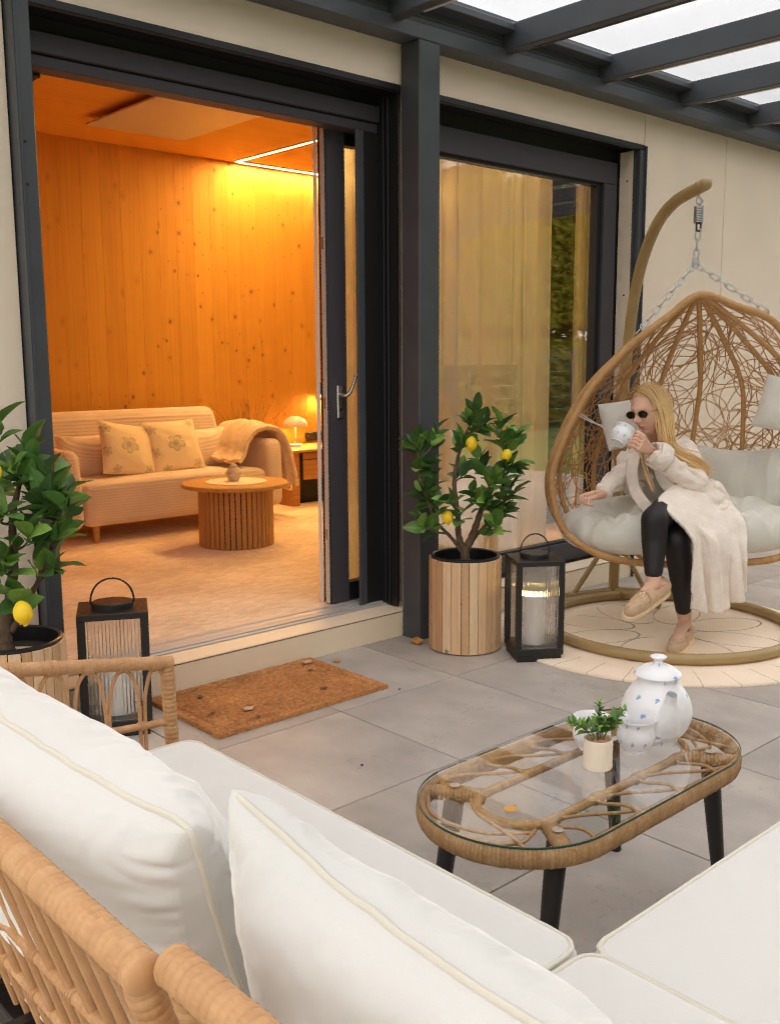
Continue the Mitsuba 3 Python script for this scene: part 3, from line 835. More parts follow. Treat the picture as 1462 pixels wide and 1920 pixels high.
hr = np.random.default_rng(77)
n = 95000
c = np.c_[hr.uniform(-4, 20, n), -8.0 + hr.uniform(-0.7, 0.7, n), hr.uniform(0, 1, n) ** 0.8 * 4.1]
c[:, 2] += 0.5 * meshkit.fbm(np.c_[c[:, 0] * 0.6, c[:, 1], 0 * c[:, 0]], 3, 4) * (c[:, 2] > 1.6)
a, b = hr.normal(size=(n, 3)), hr.normal(size=(n, 3))
a /= np.linalg.norm(a, axis=1, keepdims=True)
b -= a * (a * b).sum(1, keepdims=True)
b /= np.linalg.norm(b, axis=1, keepdims=True)
s_ = 0.07 + 0.05 * hr.random((n, 1))
q_ = np.arange(n)[:, None] * 4
hg = thing('hedge', 'tall yellow green hedge mirrored across the lower half of the window', 'hedge')
obj('foliage', trimesh.Trimesh(np.stack([c - a * s_, c + b * s_ * 0.6, c + a * s_, c - b * s_ * 0.6], 1).reshape(-1, 3), np.vstack([q_ + [0, 1, 2], q_ + [0, 2, 3]]), process=False), M['autumn'], hg, kind='stuff')
# ------------------------------------------------------------------ lights of the room
led = thing('led_strip', 'glowing warm light strip bent along the ceiling corner of the room', 'light strip')
LEDC = [1.0, 0.60, 0.20]
def emit(c, k):
    return {'type': 'area', 'radiance': {'type': 'rgb', 'value': [float(v * k) for v in c]}}
quad = lambda x0, x1, y0, y1, z: trimesh.Trimesh([[x0, y0, z], [x0, y1, z], [x1, y1, z], [x1, y0, z]], [[0, 1, 2], [0, 2, 3]])
obj('strip', quad(1.545, 1.563, 1.20, 3.775, 2.7295), M['lamp_white'], led, emitter=emit(LEDC, 50))
obj('strip', quad(1.566, 6.1, 3.775, 3.793, 2.7295), M['lamp_white'], led, emitter=emit(LEDC, 50))
obj('profile', cat([box(1.540, 1.568, 1.19, 3.798, 2.730, 2.7395), box(1.5685, 6.11, 3.770, 3.798, 2.730, 2.7395)]), M['alu'], led)

ht = thing('ceiling_panel', 'flat grey heating panel hung under the timber ceiling', 'heating panel')
obj('plate', box(0.10, 0.78, 2.05, 3.24, 2.690, 2.702, 0.002), M['panel_gray'], ht)
obj('bracket', cat([box(a, a + 0.03, b, b + 0.03, 2.7022, 2.7395) for a in (0.16, 0.68) for b in (2.2, 3.1)]), M['alu'], ht)
th = np.linspace(0.2, 6.0, 40)
obj('cable', tube(np.c_[0.33 + 0.06 * np.cos(th), 2.12 + 0.06 * np.sin(th), 2.684 + 0.002 * np.cos(2 * th)], 0.0035, 6), M['linen'], ht, smooth=True)


# ------------------------------------------------------------------ sofa in the room
def rbox(x0, x1, y0, y1, z0, z1, r, h=0.03, warp=None):
    ext = np.array([x1 - x0, y1 - y0, z1 - z0])
    m = trimesh.creation.box(ext)
    n = [max(2, int(round(e / h))) for e in ext]
    m = m.subdivide_to_size(h * 1.5)
    v = np.array(m.vertices)
    inner = np.clip(v, -(ext / 2 - r), ext / 2 - r)
    d = v - inner
    # cube-sphere style rounding of the rim
    L = np.linalg.norm(d, axis=1, keepdims=True)
    mx = np.abs(d).max(1, keepdims=True)
    v = np.where(L > 1e-9, inner + d / np.maximum(L, 1e-9) * np.minimum(mx, r), v)
    v += np.array([x0 + x1, y0 + y1, z0 + z1]) / 2
    m = trimesh.Trimesh(v, m.faces, process=True)
    if warp is not None:
        m.vertices = warp(np.array(m.vertices))
    return m


def cord(name, m, parent, **k):
    v = np.array(m.vertices)
    return obj(name, m, M['cord'], parent, smooth=True, uv=np.c_[v[:, 2] - v[:, 1] * 0.9, v[:, 0]], **k)


so = thing('sofa', 'beige corduroy sofa standing against the timber wall in the room', 'sofa')
def seat_warp(v):
    f = np.clip((v[:, 2] - 0.35) / 0.2, 0, 1)
    v[:, 2] += 0.016 * f * np.sin(np.clip((v[:, 0] + 0.16) / 1.35, 0, 1) * np.pi)
    v[:, 1] += 0.012 * (meshkit.fbm(v * 4, 3, 2) - 0.5)
    return v
cord('seat', rbox(-0.155, 1.185, 2.955, 3.60, 0.255, 0.522, 0.045, warp=seat_warp), so)
def arm_warp(sgn):
    def f(v):
        t = np.clip((v[:, 2] - 0.25) / 0.47, 0, 1)
        v[:, 0] += sgn * 0.025 * t
        v[:, 1] += 0.03 * t ** 3 * np.clip((3.2 - v[:, 1]) / 0.3, 0, 1)
        return v
    return f
cord('arm', rbox(-0.275, -0.158, 2.945, 3.72, 0.250, 0.730, 0.055, warp=arm_warp(-0.4)), so)
cord('arm', rbox(1.188, 1.325, 2.945, 3.72, 0.250, 0.720, 0.055, warp=arm_warp(0.4)), so)
def back_warp(v):
    t = np.clip((v[:, 2] - 0.30) / 0.63, 0, 1)
    v[:, 1] += 0.17 * t
    c = 0.52
    v[:, 0] = c + (v[:, 0] - c) * (1 - 0.10 * t)
    return v
cord('backrest', rbox(-0.21, 1.26, 3.44, 3.60, 0.30, 0.93, 0.06, warp=back_warp), so)
for xc, w, s in ((0.16, 0.56, 5), (0.86, 0.62, 6)):
    m, uv, lp = pillow(w, 0.30, 0.17, 34, sag=0.02, seed=s, wr=0.008, pinch=0.02)
    m = put(m, frame([xc, 3.40, 0.655], [1, 0, 0], [0, 0.30, 0.95]))
    cord('back_cushion', m, so)
for x, y in ((-0.065, 3.03), (1.12, 3.03), (-0.065, 3.62), (1.12, 3.62)):
    obj('leg', trimesh.creation.cone, None) if False else obj('leg', lathe([(0, FZ), (0.017, FZ), (0.024, 0.262), (0, 0.262)], 14, (x, y, 0)), M['oak_top'], so, smooth=40)

for nm, c, wx, hy, tilt, lean, sd in (('leaning crosswise', (0.275, 3.235, 0.693), 0.40, 0.36, -0.17, 0.42, 11), ('upright', (0.64, 3.265, 0.690), 0.42, 0.36, 0.03, 0.36, 12)):
    m, uv, lp = pillow(wx, hy, 0.13, 40, seed=sd, wr=0.014)
    X = np.array([math.cos(tilt), 0.12, math.sin(tilt)])
    Y = np.array([-math.sin(tilt), lean, math.cos(tilt)])
    pk = thing('throw_pillow', f'cream pillow with green flower print, the {"left" if sd == 11 else "right"} one of two on the beige sofa', 'pillow', 'flower print pillows on the sofa')
    Fm = frame(c, X, Y)
    obj('cover', put(m, Fm), M['floral'], pk, smooth=True, uv=uv)
    lp3 = np.c_[lp, np.ones(len(lp))] @ Fm.T
    obj('piping', tube(lp3[:, :3], 0.0035, 5, closed=True), M['linen'], pk, smooth=True)

# fluffy throw folded over the right arm
pr_ = catmull([[0.97, 0.572], [1.03, 0.615], [1.08, 0.70], [1.16, 0.775], [1.26, 0.792], [1.345, 0.755], [1.385, 0.65], [1.41, 0.50], [1.43, 0.36]], 9)
s_ = np.linspace(0, 1, len(pr_))
ny = 56
P = np.zeros((len(pr_), ny, 3))
for j, t in enumerate(np.linspace(0, 1, ny)):
    y = 3.0 + 0.50 * t
    wave = 0.018 * np.sin(t * 28 + 2.5 * np.sin(t * 5)) * np.clip(np.abs(s_ - 0.42) * 2.4, 0.25, 1.2)
    P[:, j, 0] = pr_[:, 0] + wave + 0.04 * t * np.clip((s_ - 0.5) * 2, 0, 1)
    P[:, j, 2] = pr_[:, 1] + 0.010 * np.sin(t * 23) + 0.035 * np.sin(t * 3.0) * np.clip(1 - np.abs(s_ - 0.45) * 2, 0, 1) + 0.02 * np.sin(t * 17 + 1) * np.clip(s_ * 4 - 3, 0, 1)
    P[:, j, 1] = y + 0.03 * np.sin(s_ * 5) - 0.05 * np.clip(0.3 - s_, 0, 1) + 0.10 * np.clip(s_ - 0.6, 0, 1) * (t - 0.5)
q = P.reshape(-1, 3)
P = P + (meshkit.fbm(q * 55, 3, 4) - 0.5).reshape(P.shape[:2])[..., None] * 0.018
obj('throw_blanket', thick(P, 0.026), M['throw'], smooth=True, label='fluffy cream throw hanging over the right sofa arm', cat='blanket')

# round slatted coffee table
ct = thing('slatted_table', 'round oak coffee table on a drum of vertical slats', 'table')
cx, cy = 0.555, 2.405
def rim_disc(r, z0, z1, b=0.005):
    return lathe([(0, z0), (r - b, z0), (r, z0 + b), (r, z1 - b), (r - b, z1), (0, z1)], 64, (cx, cy, 0))
obj('top', rim_disc(0.325, 0.505, 0.530), M['oak_top'], ct, smooth=40)
obj('drum', lathe([(0, FZ), (0.214, FZ), (0.214, 0.505), (0, 0.505)], 48, (cx, cy, 0)), M['black'], ct, smooth=40)
ns = 42
sl = mikit.ply(box(0.2145, 0.228, -0.0138, 0.0138, FZ, 0.5045, 0.003), M['oak'])
for i in range(ns):
    k = key_for('slat', ct)
    scene[k] = {**sl, 'to_world': T().translate([cx, cy, 0]).rotate([0, 0, 1], 360 / ns * i)}
dl = lathe([(0, 0.5305), (0.185, 0.5305), (0.187, 0.5325), (0, 0.534)], 48, (cx + 0.02, cy + 0.02, 0))
v = np.array(dl.vertices)
obj('doily', dl, M['linen'], smooth=30, label='round cream mat lying on the slatted coffee table', cat='table mat')
va = lathe([(0, 0.5345), (0.030, 0.5345), (0.036, 0.545), (0.050, 0.575), (0.050, 0.592), (0.034, 0.612), (0.022, 0.618), (0.024, 0.630), (0.012, 0.640), (0, 0.641)], 10, (cx + 0.005, cy + 0.02, 0))
v = np.array(va.vertices)
va.vertices = v + 0.008 * (meshkit.noise(v * 45, 3)[:, None] - 0.5)
obj('ornament', va, M['stone'], label='small faceted stone ornament on the round cream mat', cat='ornament')

# bedside cabinet, lamp, socket, wall hook, dried grass
st = thing('side_cabinet', 'low timber side cabinet with one drawer and a dark open niche', 'cabinet')
obj('top', box(1.70, 2.55, 3.36, 3.82, 0.562, 0.582, 0.003), M['oak_top'], st)
obj('side', box(1.735, 1.80, 3.40, 3.80, FZ, 0.561), M['drawer'], st)
obj('body', cat([box(1.801, 2.53, 3.52, 3.80, FZ, 0.561), box(1.801, 2.53, 3.41, 3.52, 0.335, 0.561)]), M['black'], st)
obj('drawer_front', box(1.835, 2.50, 3.392, 3.4095, 0.345, 0.500, 0.003), M['drawer'], st)
obj('top_rail', box(1.835, 2.50, 3.398, 3.4095, 0.504, 0.552, 0.002), M['drawer'], st)
lp = thing('table_lamp', 'small pale mushroom lamp on the side cabinet', 'lamp')
lx, ly = 1.96, 3.66
obj('base', lathe([(0, 0.5825), (0.056, 0.5825), (0.056, 0.598), (0.050, 0.602), (0, 0.602)], 28, (lx, ly, 0)), M['lamp_white'], lp, smooth=40)
obj('stem', lathe([(0.006, 0.602), (0.006, 0.79)], 12, (lx, ly, 0)), M['lamp_white'], lp, smooth=True)
dome = [(0.100 * math.cos(a), 0.742 + 0.082 * math.sin(a)) for a in np.linspace(0, math.pi / 2, 12)]
obj('shade', lathe([(0.088, 0.742)] + dome, 36, (lx, ly, 0)), M['lamp_white'], lp, smooth=50)
obj('bulb', lathe([(0, 0.755), (0.016, 0.760), (0.020, 0.775), (0.012, 0.79), (0, 0.79)], 14, (lx, ly, 0)), M['lamp_white'], lp, smooth=True, emitter=emit(LEDC, 45))
obj('power_socket', cat([box(2.20, 2.44, WY - 0.014, WY - 0.0015, 0.600, 0.672, 0.003), *[box(2.215 + 0.075 * i, 2.27 + 0.075 * i, WY - 0.0165, WY - 0.0142, 0.61, 0.662, 0.002) for i in range(3)]]), M['black_metal'], label='black socket strip on the timber wall above the side cabinet', cat='socket')
wl = thing('wall_lamp', 'black wall reading lamp with a pale cone shade half hidden by the open door', 'wall lamp')
obj('bracket', box(2.335, 2.395, WY - 0.035, WY - 0.0015, 0.95, 1.08, 0.006), M['black_metal'], wl)
cone = lathe([(0.026, 0.075), (0.062, -0.05), (0.058, -0.05), (0.022, 0.072)], 24)
cone = put(cone, frame([2.405, WY - 0.10, 1.02], [0.93, 0, -0.37], [0, 1, 0]))
obj('shade', cone, M['lamp_white'], wl, smooth=40)
obj('lamp_glow', put(lathe([(0, -0.02), (0.016, -0.012), (0.016, 0.02), (0, 0.03)], 12), frame([2.405, WY - 0.10, 1.01], [0.93, 0, -0.37], [0, 1, 0])), M['lamp_white'], wl, smooth=True, emitter=emit(LEDC, 120))
gp = thing('grass_plant', 'dried grass in a pot standing behind the sofa arm', 'plant')
obj('pot', lathe([(0, FZ), (0.08, FZ), (0.10, 0.45), (0.09, 0.45), (0.07, 0.40), (0, 0.40)], 24, (1.53, 3.68, 0)), M['pot_cream'], gp, smooth=40)
rg = np.random.default_rng(5)
for i in range(34):
    a, sp = rg.random() * 6.28, 0.06 + 0.26 * rg.random() ** 1.3
    h = 0.38 + 0.22 * rg.random()
    p0 = np.array([1.53 + 0.03 * math.cos(a), 3.68 + 0.03 * math.sin(a), 0.40])
    pth = catmull([p0, p0 + [sp * 0.2 * math.cos(a), sp * 0.10 * math.sin(a), h * 0.5], p0 + [sp * math.cos(a), sp * 0.35 * math.sin(a), h + 0.05 - 0.25 * sp]], 8)
    obj('blade', tube(pth, np.linspace(0.0040, 0.0012, len(pth)), 5, flat=(1, 0.4)), M['dry_grass'], gp)
# ------------------------------------------------------------------ doormat with fallen leaves
mt = thing('doormat', 'brown coir doormat with a raised trellis pattern in front of the step', 'doormat')
mx0, mx1, my0, my1 = -1.075, -0.300, 0.070, 0.570
nx, ny = 230, 150
X, Y = np.meshgrid(np.linspace(mx0, mx1, nx), np.linspace(my0, my1, ny), indexing='ij')
u, w = (X - mx0), (Y - my0)
edge = np.minimum(np.minimum(u, mx1 - X), np.minimum(w, my1 - Y))
Z = np.full_like(X, 0.015)
gr = np.exp(-((edge - 0.045) / 0.004) ** 2)
a_, b_ = u / 0.155, w / 0.125
lat = np.abs(np.cos(np.pi * a_) * 0.5 + np.cos(np.pi * b_) * 0.5)
lat = np.exp(-(lat / 0.095) ** 2) * (edge > 0.055)
Z -= 0.0065 * gr + 0.0080 * lat * (0.4 + 0.6 * meshkit.noise(np.stack([X * 40, Y * 40, 0 * X], -1), 2))
Z += 0.0045 * (meshkit.fbm(np.stack([X * 150, Y * 150, 0 * X], -1), 3, 1) - 0.5)
Z = np.where(edge < 1e-6, 0.0015, Z)
XX = X + 0.003 * (meshkit.noise(np.stack([X * 120, Y * 120, 0 * X], -1), 4) - 0.5) * (edge < 0.008)
YY = Y + 0.003 * (meshkit.noise(np.stack([X * 120, Y * 120, 0 * X], -1), 5) - 0.5) * (edge < 0.008)
m, _ = grid_mesh(np.stack([XX, YY, Z], -1))
mm, tt = grid_mesh(np.stack([X, Y, 0 * X + 0.001], -1)[::229, ::149])
obj('pile', m, M['coir'], mt, smooth=35)


def fallen_leaf(x, y, z, s, rot, mat, label, group='fallen leaves on the terrace', curl=0.5, cut=1.0):
    n, m_ = 13, 7
    P = np.zeros((n, m_, 3))
    for i, a in enumerate(np.linspace(0, 1, n)):
        w_ = s * 0.40 * (0.02 + math.sin(math.pi * a ** 0.8) ** 1.25)
        for j, b in enumerate(np.linspace(-1, 1, m_)):
            P[i, j] = [s * (a - 0.5), w_ * b, s * curl * (0.25 * b * b + 0.3 * (a - 0.4) ** 2) + 0.0012]
    k = obj('fallen_leaf', rotz(thick(P, 0.0006), rot), M[mat], smooth=True, label=label, cat='leaf', group=group, to_world=T().translate([x, y, z]))
    return k


fallen_leaf(-0.365, 0.50, 0.017, 0.050, 0.4, 'dry_leaf_pale', 'pale dry leaf at the far right end of the doormat')
fallen_leaf(-0.86, 0.205, 0.017, 0.046, 0.1, 'dry_leaf_pale', 'pale dry leaf near the front left of the doormat')
fallen_leaf(-0.235, 0.47, 0.0008, 0.040, 1.2, 'dry_leaf', 'tiny dry leaf on the tiles just right of the doormat')
fallen_leaf(0.205, 0.435, 0.0008, 0.075, 0.9, 'dry_leaf', 'orange dry leaf at the foot of the pergola post', curl=0.8)
for i, (x, y, s) in enumerate(((-0.42, 0.41, 0.035), (-0.92, 0.44, 0.04), (-0.52, 0.20, 0.04), (-0.98, 0.26, 0.03), (-0.88, 0.12, 0.028))):
    fallen_leaf(x, y, 0.017, s * 0.7, i * 1.3, 'bark', ['dark shrivelled leaf on the doormat below its right pale leaf', 'dark shrivelled leaf at the back left of the doormat', 'dark shrivelled leaf near the front right of the doormat', 'dark shrivelled leaf near the left edge of the doormat', 'dark shrivelled leaf at the front left of the doormat'][i])
for i, (x, y, lb) in enumerate(((-0.28, 0.03, 'tiny dark crumb of leaf on the tiles just in front of the doormat'), (-0.86, -0.42, 'tiny dark crumb of leaf on the tiles nearest the left seat cushion'), (-0.52, -1.78, 'tiny dark crumb of leaf on the tiles right of the glass table'))):
    fallen_leaf(x, y, 0.0006, 0.011, i * 0.9, 'soil', lb, group='leaf crumbs on the tiles')


# ------------------------------------------------------------------ lemon trees in slatted planters
LW, LH = 0.5, 1.0
def leaf_mesh(bend, fold, seed):
    n, m_ = 8, 5
    P = np.zeros((n, m_, 3))
    for i, a in enumerate(np.linspace(0, 1, n)):
        w_ = 0.290 * (math.sin(math.pi * (0.03 + 0.97 * a) ** 0.85) ** 0.75 if 0 < a < 1 else 0.012)
        for j, b in enumerate(np.linspace(-1, 1, m_)):
            P[i, j] = [a, w_ * b, fold * abs(b) * w_ - bend * a * a + 0.02 * math.sin(9 * a + seed) * b]
    m, uv = grid_mesh(P)
    return m, uv


LEAFPLY = {}
for mat in ('leaf_dark', 'leaf_mid', 'leaf_light'):
    for v_ in range(3):
        m, uv = leaf_mesh((0.1, 0.3, 0.22)[v_], (0.35, 0.2, 0.5)[v_], v_)
        LEAFPLY[mat, v_] = mikit.ply(m, M[mat], smooth=True, uv=uv)
IMG_R = np.array([0.74, -0.673, 0.0])   # sideways as seen from the sofa
IMG_F = np.array([0.673, 0.74, 0.0])


def lemon_tree(name_lab, c, tips, lemons, leaf_len, seed, stems, extra=()):
    rng = np.random.default_rng(seed)
    t = thing('lemon_tree', name_lab, 'lemon tree', 'lemon trees in slatted planters')
    base = np.array([c[0], c[1], 0.385])
    at = lambda l, d, z: np.array([c[0], c[1], 0]) + IMG_R * l + IMG_F * d + np.array([0, 0, z])
    trunks, joints = [], []
    for pts, r0, r1 in stems:
        pth = catmull([at(*p) for p in pts], 7)
        r = np.linspace(r0, r1, len(pth)) * (1 + 0.10 * np.sin(np.arange(len(pth)) * 2.1 + r0 * 900))
        trunks.append(tube(pth, r, 9))
        joints.append(pth)
    obj('trunk', cat(trunks), M['bark'], t, smooth=50)
    allj = np.vstack(joints)
    twigs = []
    nl = 0
    for tip in tips:
        e = at(*tip[:3])
        # nearest point of the trunk that lies lower
        cand = allj[allj[:, 2] < e[2] - 0.04]
        if len(cand) == 0:
            cand = allj
        d_ = np.linalg.norm(cand - e, axis=1) + 0.5 * np.abs(cand[:, 2] - (e[2] - 0.16))
        s = cand[np.argmin(d_)]
        mid = (s + e) / 2 + np.array([0, 0, -0.01]) + IMG_R * rng.normal() * 0.012
        pth = catmull([s, mid, e], 9)
        twigs.append(tube(pth, np.linspace(0.0052, 0.0022, len(pth)), 6))
        n = tip[3] if len(tip) > 3 else 12
        for i in range(n):
            f = 0.30 + 0.70 * (i + 0.6) / n
            q = pth[min(len(pth) - 1, int(f * (len(pth) - 1)))] + rng.normal(size=3) * 0.004
            tan = pth[-1] - pth[-4]
            tan /= np.linalg.norm(tan)
            az = 2.4 * i + rng.random()
            side = np.cross(tan, [0.3, 0.2, 1])
            side /= np.linalg.norm(side)
            o = math.cos(az) * side + math.sin(az) * np.cross(tan, side)
            dr_ = tan * (0.55 + 0.4 * f) + o * (1.1 - 0.55 * f) + np.array([0, 0, 0.12])
            dr_ /= np.linalg.norm(dr_)
            yv = np.cross([0, 0, 1], dr_) + rng.normal(size=3) * 0.45
            L = leaf_len * (0.72 + 0.45 * rng.random())
            Mx = frame(q + dr_ * 0.008, dr_, yv)
            if Mx[2, 2] < 0:
                Mx = frame(q + dr_ * 0.008, dr_, -yv)
            Mx[:3, :3] *= L
            r_ = rng.random()
            mat = 'leaf_light' if r_ < 0.16 else ('leaf_mid' if r_ < 0.62 else 'leaf_dark')
            k = key_for('leaf', t)
            scene[k] = {**LEAFPLY[mat, int(rng.integers(3))], 'to_world': T(Mx.tolist())}
            nl += 1
    obj('twigs', cat(twigs), M['stem'], t, smooth=60, kind='stuff')
    prof = [(0, -0.5), (0.07, -0.49), (0.20, -0.40), (0.33, -0.22), (0.37, 0.0), (0.335, 0.2), (0.21, 0.37), (0.10, 0.45), (0.075, 0.52), (0, 0.545)]
    for l, d, z, h in lemons:
        lm = lathe(catmull(np.c_[np.array(prof), np.zeros(len(prof))], 3)[:, :2], 28)
        lm.apply_scale([h * 1.03, h, h])
        lm.apply_transform(trimesh.transformations.rotation_matrix(math.pi + 0.2 * rng.normal(), [1, 0.3, 0]))
        lm.apply_translation(at(l, d, z))
        obj('lemon', lm, M['lemon'], t, smooth=True)
    return t


def planter(lab, c, seed, shift=0.0):
    rng = np.random.default_rng(seed)
    t = thing('planter', lab, 'planter', 'round planters clad in wooden slats')
    x, y = c
    R = 0.150
    obj('shell', lathe([(0, 0.004), (R, 0.004), (R, 0.408), (R + 0.002, 0.419), (R - 0.004, 0.422), (R - 0.012, 0.418), (R - 0.014, 0.36), (0, 0.36)], 56, (x, y, 0)), M['pot_black'], t, smooth=40)
    obj('soil', lathe([(0, 0.385), (0.08, 0.381), (R - 0.0145, 0.372)], 30, (x, y, 0)), M['soil'], t, smooth=True)
    n = 27
    a = shift
    wds = 0.75 + 0.5 * rng.random(n)
    wds *= 2 * math.pi / wds.sum()
    for i in range(n):
        w = wds[i]
        m_ = 4
        th = np.linspace(a + 0.009, a + w - 0.009, m_)
        r0, r1 = R + 0.0005, R + 0.0095 + 0.0008 * rng.random()
        z0, z1 = 0.006, 0.408 + 0.002 * rng.random()
        ring = np.r_[np.c_[r1 * np.cos(th), r1 * np.sin(th)], np.c_[r0 * np.cos(th[::-1]), r0 * np.sin(th[::-1])]]
        s = trimesh.creation.extrude_polygon(Polygon(ring), z1 - z0)
        s.apply_translation([x, y, z0])
        obj('slat', s, M['slat_' + 'aabcacab'[int(rng.integers(8))]], t, uv=np.full((len(s.vertices), 2), rng.random() * 50))
        a += w
    return t


PR = (0.333, 0.262)
planter('round wood slat planter standing in front of the window beside the post', PR, 3, 0.1)
px = lambda v: (v - 871) * 0.00229
pz = lambda v: 0.42 + (1045 - v) * 0.00234
tipsR = [(px(772), 0.02, pz(838), 11), (px(790), -0.05, pz(872), 12), (px(800), 0.05, pz(915), 13), (px(783), 0.0, pz(935), 10), (px(790), -0.06, pz(985), 11), (px(815), 0.06, pz(955), 9), (px(838), -0.10, pz(935), 9),
         (px(815), 0.03, pz(815), 10), (px(862), -0.02, pz(835), 9), (px(885), 0.04, pz(778), 12), (px(905), -0.05, pz(800), 10), (px(897), 0.08, pz(870), 10), (px(935), -0.05, pz(800), 11), (px(962), 0.02, pz(826), 13), (px(960), -0.06, pz(872), 12),
         (px(945), 0.07, pz(905), 12), (px(955), -0.03, pz(930), 10), (px(940), 0.0, pz(965), 13), (px(930), -0.09, pz(900), 11), (px(905), -0.09, pz(940), 10), (px(925), -0.08, pz(985), 9), (px(880), -0.1, pz(925), 8), (px(870), 0.1, pz(890), 9), (px(855), -0.08, pz(965), 7)]
stemsR = [([(0.0, 0, 0.37), (0.0, 0, 0.43), (0.03, 0.0, 0.50), (0.06, -0.02, 0.60), (0.10, -0.02, 0.72)], 0.024, 0.009),
          ([(0.0, 0, 0.42), (-0.03, 0.0, 0.50), (-0.035, 0.0, 0.60), (-0.05, 0.01, 0.74), (-0.03, 0.02, 0.86), (0.0, 0.03, 0.95)], 0.016, 0.005),
          ([(-0.01, 0, 0.42), (-0.06, 0.0, 0.49), (-0.13, 0.0, 0.57), (-0.18, 0.0, 0.70), (-0.20, 0.01, 0.84)], 0.009, 0.004),
          ([(0.0, 0, 0.44), (0.05, 0.02, 0.50), (0.12, 0.03, 0.58), (0.16, 0.02, 0.70), (0.17, 0.0, 0.85)], 0.010, 0.004)]
lemon_tree('lemon tree with three lemons growing in the planter before the window', PR, tipsR, [(px(879), -0.05, pz(836), 0.068), (px(944), -0.06, pz(858), 0.064), (px(834), -0.10, pz(968), 0.066)], 0.088, 21, stemsR)

PL = (-1.655, 0.318)
planter('round wood slat planter at the left picture edge behind the sofa arm', PL, 9, 0.4)
qx = lambda v: (v - 42) * 0.00178
qz = lambda v: 0.42 + (1185 - v) * 0.00183
tipsL = [(qx(40), 0.02, qz(825), 5), (qx(15), -0.04, qz(850), 8), (qx(85), 0.04, qz(865), 9), (qx(75), -0.05, qz(900), 10), (qx(118), 0.0, qz(905), 9), (qx(150), 0.02, qz(925), 8), (qx(150), -0.03, qz(960), 9), (qx(120), -0.05, qz(950), 8),
         (qx(95), 0.05, qz(945), 8), (qx(60), -0.09, qz(965), 8), (qx(10), -0.08, qz(985), 8), (qx(-10), 0.0, qz(900), 8), (qx(30), 0.08, qz(920), 8), (qx(130), 0.03, qz(1010), 9), (qx(100), -0.06, qz(1000), 8), (qx(60), -0.10, qz(1045), 8),
         (qx(125), 0.0, qz(1055), 8), (qx(95), 0.06, qz(1075), 8), (qx(30), -0.08, qz(1080), 6), (qx(5), -0.05, qz(1045), 6), (qx(-20), 0.0, qz(1010), 6), (qx(70), -0.09, qz(1110), 5), (qx(-30), -0.04, qz(950), 6)]
stemsL = [([(-0.02, 0, 0.37), (-0.02, 0, 0.44), (0.0, 0.0, 0.53), (0.03, -0.02, 0.66), (0.035, -0.02, 0.80), (0.06, 0.0, 0.92)], 0.026, 0.007),
          ([(-0.02, 0, 0.42), (-0.06, 0.0, 0.50), (-0.07, 0.0, 0.66), (-0.05, 0.01, 0.84), (-0.02, 0.02, 0.99)], 0.017, 0.005),
          ([(0.0, 0, 0.44), (0.06, 0.02, 0.55), (0.12, 0.02, 0.66), (0.16, 0.0, 0.80)], 0.012, 0.004)]
lemon_tree('lemon tree at the left picture edge with one low yellow lemon', PL, tipsL, [(qx(24) + 0.075, -0.17, qz(897) + 0.012, 0.070), (qx(62) + 0.058, -0.14, qz(1134) + 0.022, 0.075)], 0.100, 34, stemsL)
tg = put(trimesh.creation.box([0.055, 0.0012, 0.034]), frame([PL[0] + 0.002, PL[1] - 0.098, 0.398], IMG_R, [0.2, 0.9, 0.35]))
tk = obj('plant_tag', tg, M['paper'], label='small cream tag reading PLANTER stuck in the left planter', cat='tag')
tx = meshkit.text_mesh('PLANTER', 0.0085, 0.0004, True)
tx.apply_translation([-0.020, -0.004, 0.0])
obj('lettering', put(tx, frame(np.array([PL[0] + 0.002, PL[1] - 0.098, 0.398]) - 0.0011 * np.cross(IMG_R, [0.0, -0.35, 0.93]) * -1, IMG_R, [0.0, 0.35, 0.93])), M['print_black'], tk)


# ------------------------------------------------------------------ lanterns
def ribbed_pane(w, z0, z1, n):
    s = np.linspace(0, 1, n * 8 + 1)
    a = 0.0012 + 0.0030 * np.abs(np.sin(np.pi * n * s)) ** 0.8
    P = np.zeros((len(s), 2, 3))
    P[:, 0] = np.c_[w * (s - 0.5), -a, np.full(len(s), z0)]
    P[:, 1] = np.c_[w * (s - 0.5), -a, np.full(len(s), z1)]
    B = P[::-1].copy()
    B[..., 1] = 0.0025
    P = np.concatenate([P, B], 0)
    m, _ = grid_mesh(P, closed_u=True)
    n2 = 2 * len(s)
    caps = []
    for i in range(len(s) - 1):
        for e in (0, 1):
            q = [i * 2 + e, (i + 1) * 2 + e, (n2 - 2 - i) * 2 + e, (n2 - 1 - i) * 2 + e]
            q = q if e == 0 else q[::-1]
            caps += [[q[0], q[1], q[2]], [q[0], q[2], q[3]]]
    m = trimesh.Trimesh(m.vertices, np.vstack([m.faces, caps]), process=True)
    m.fix_normals()
    if m.volume < 0:
        m.invert()
    return m


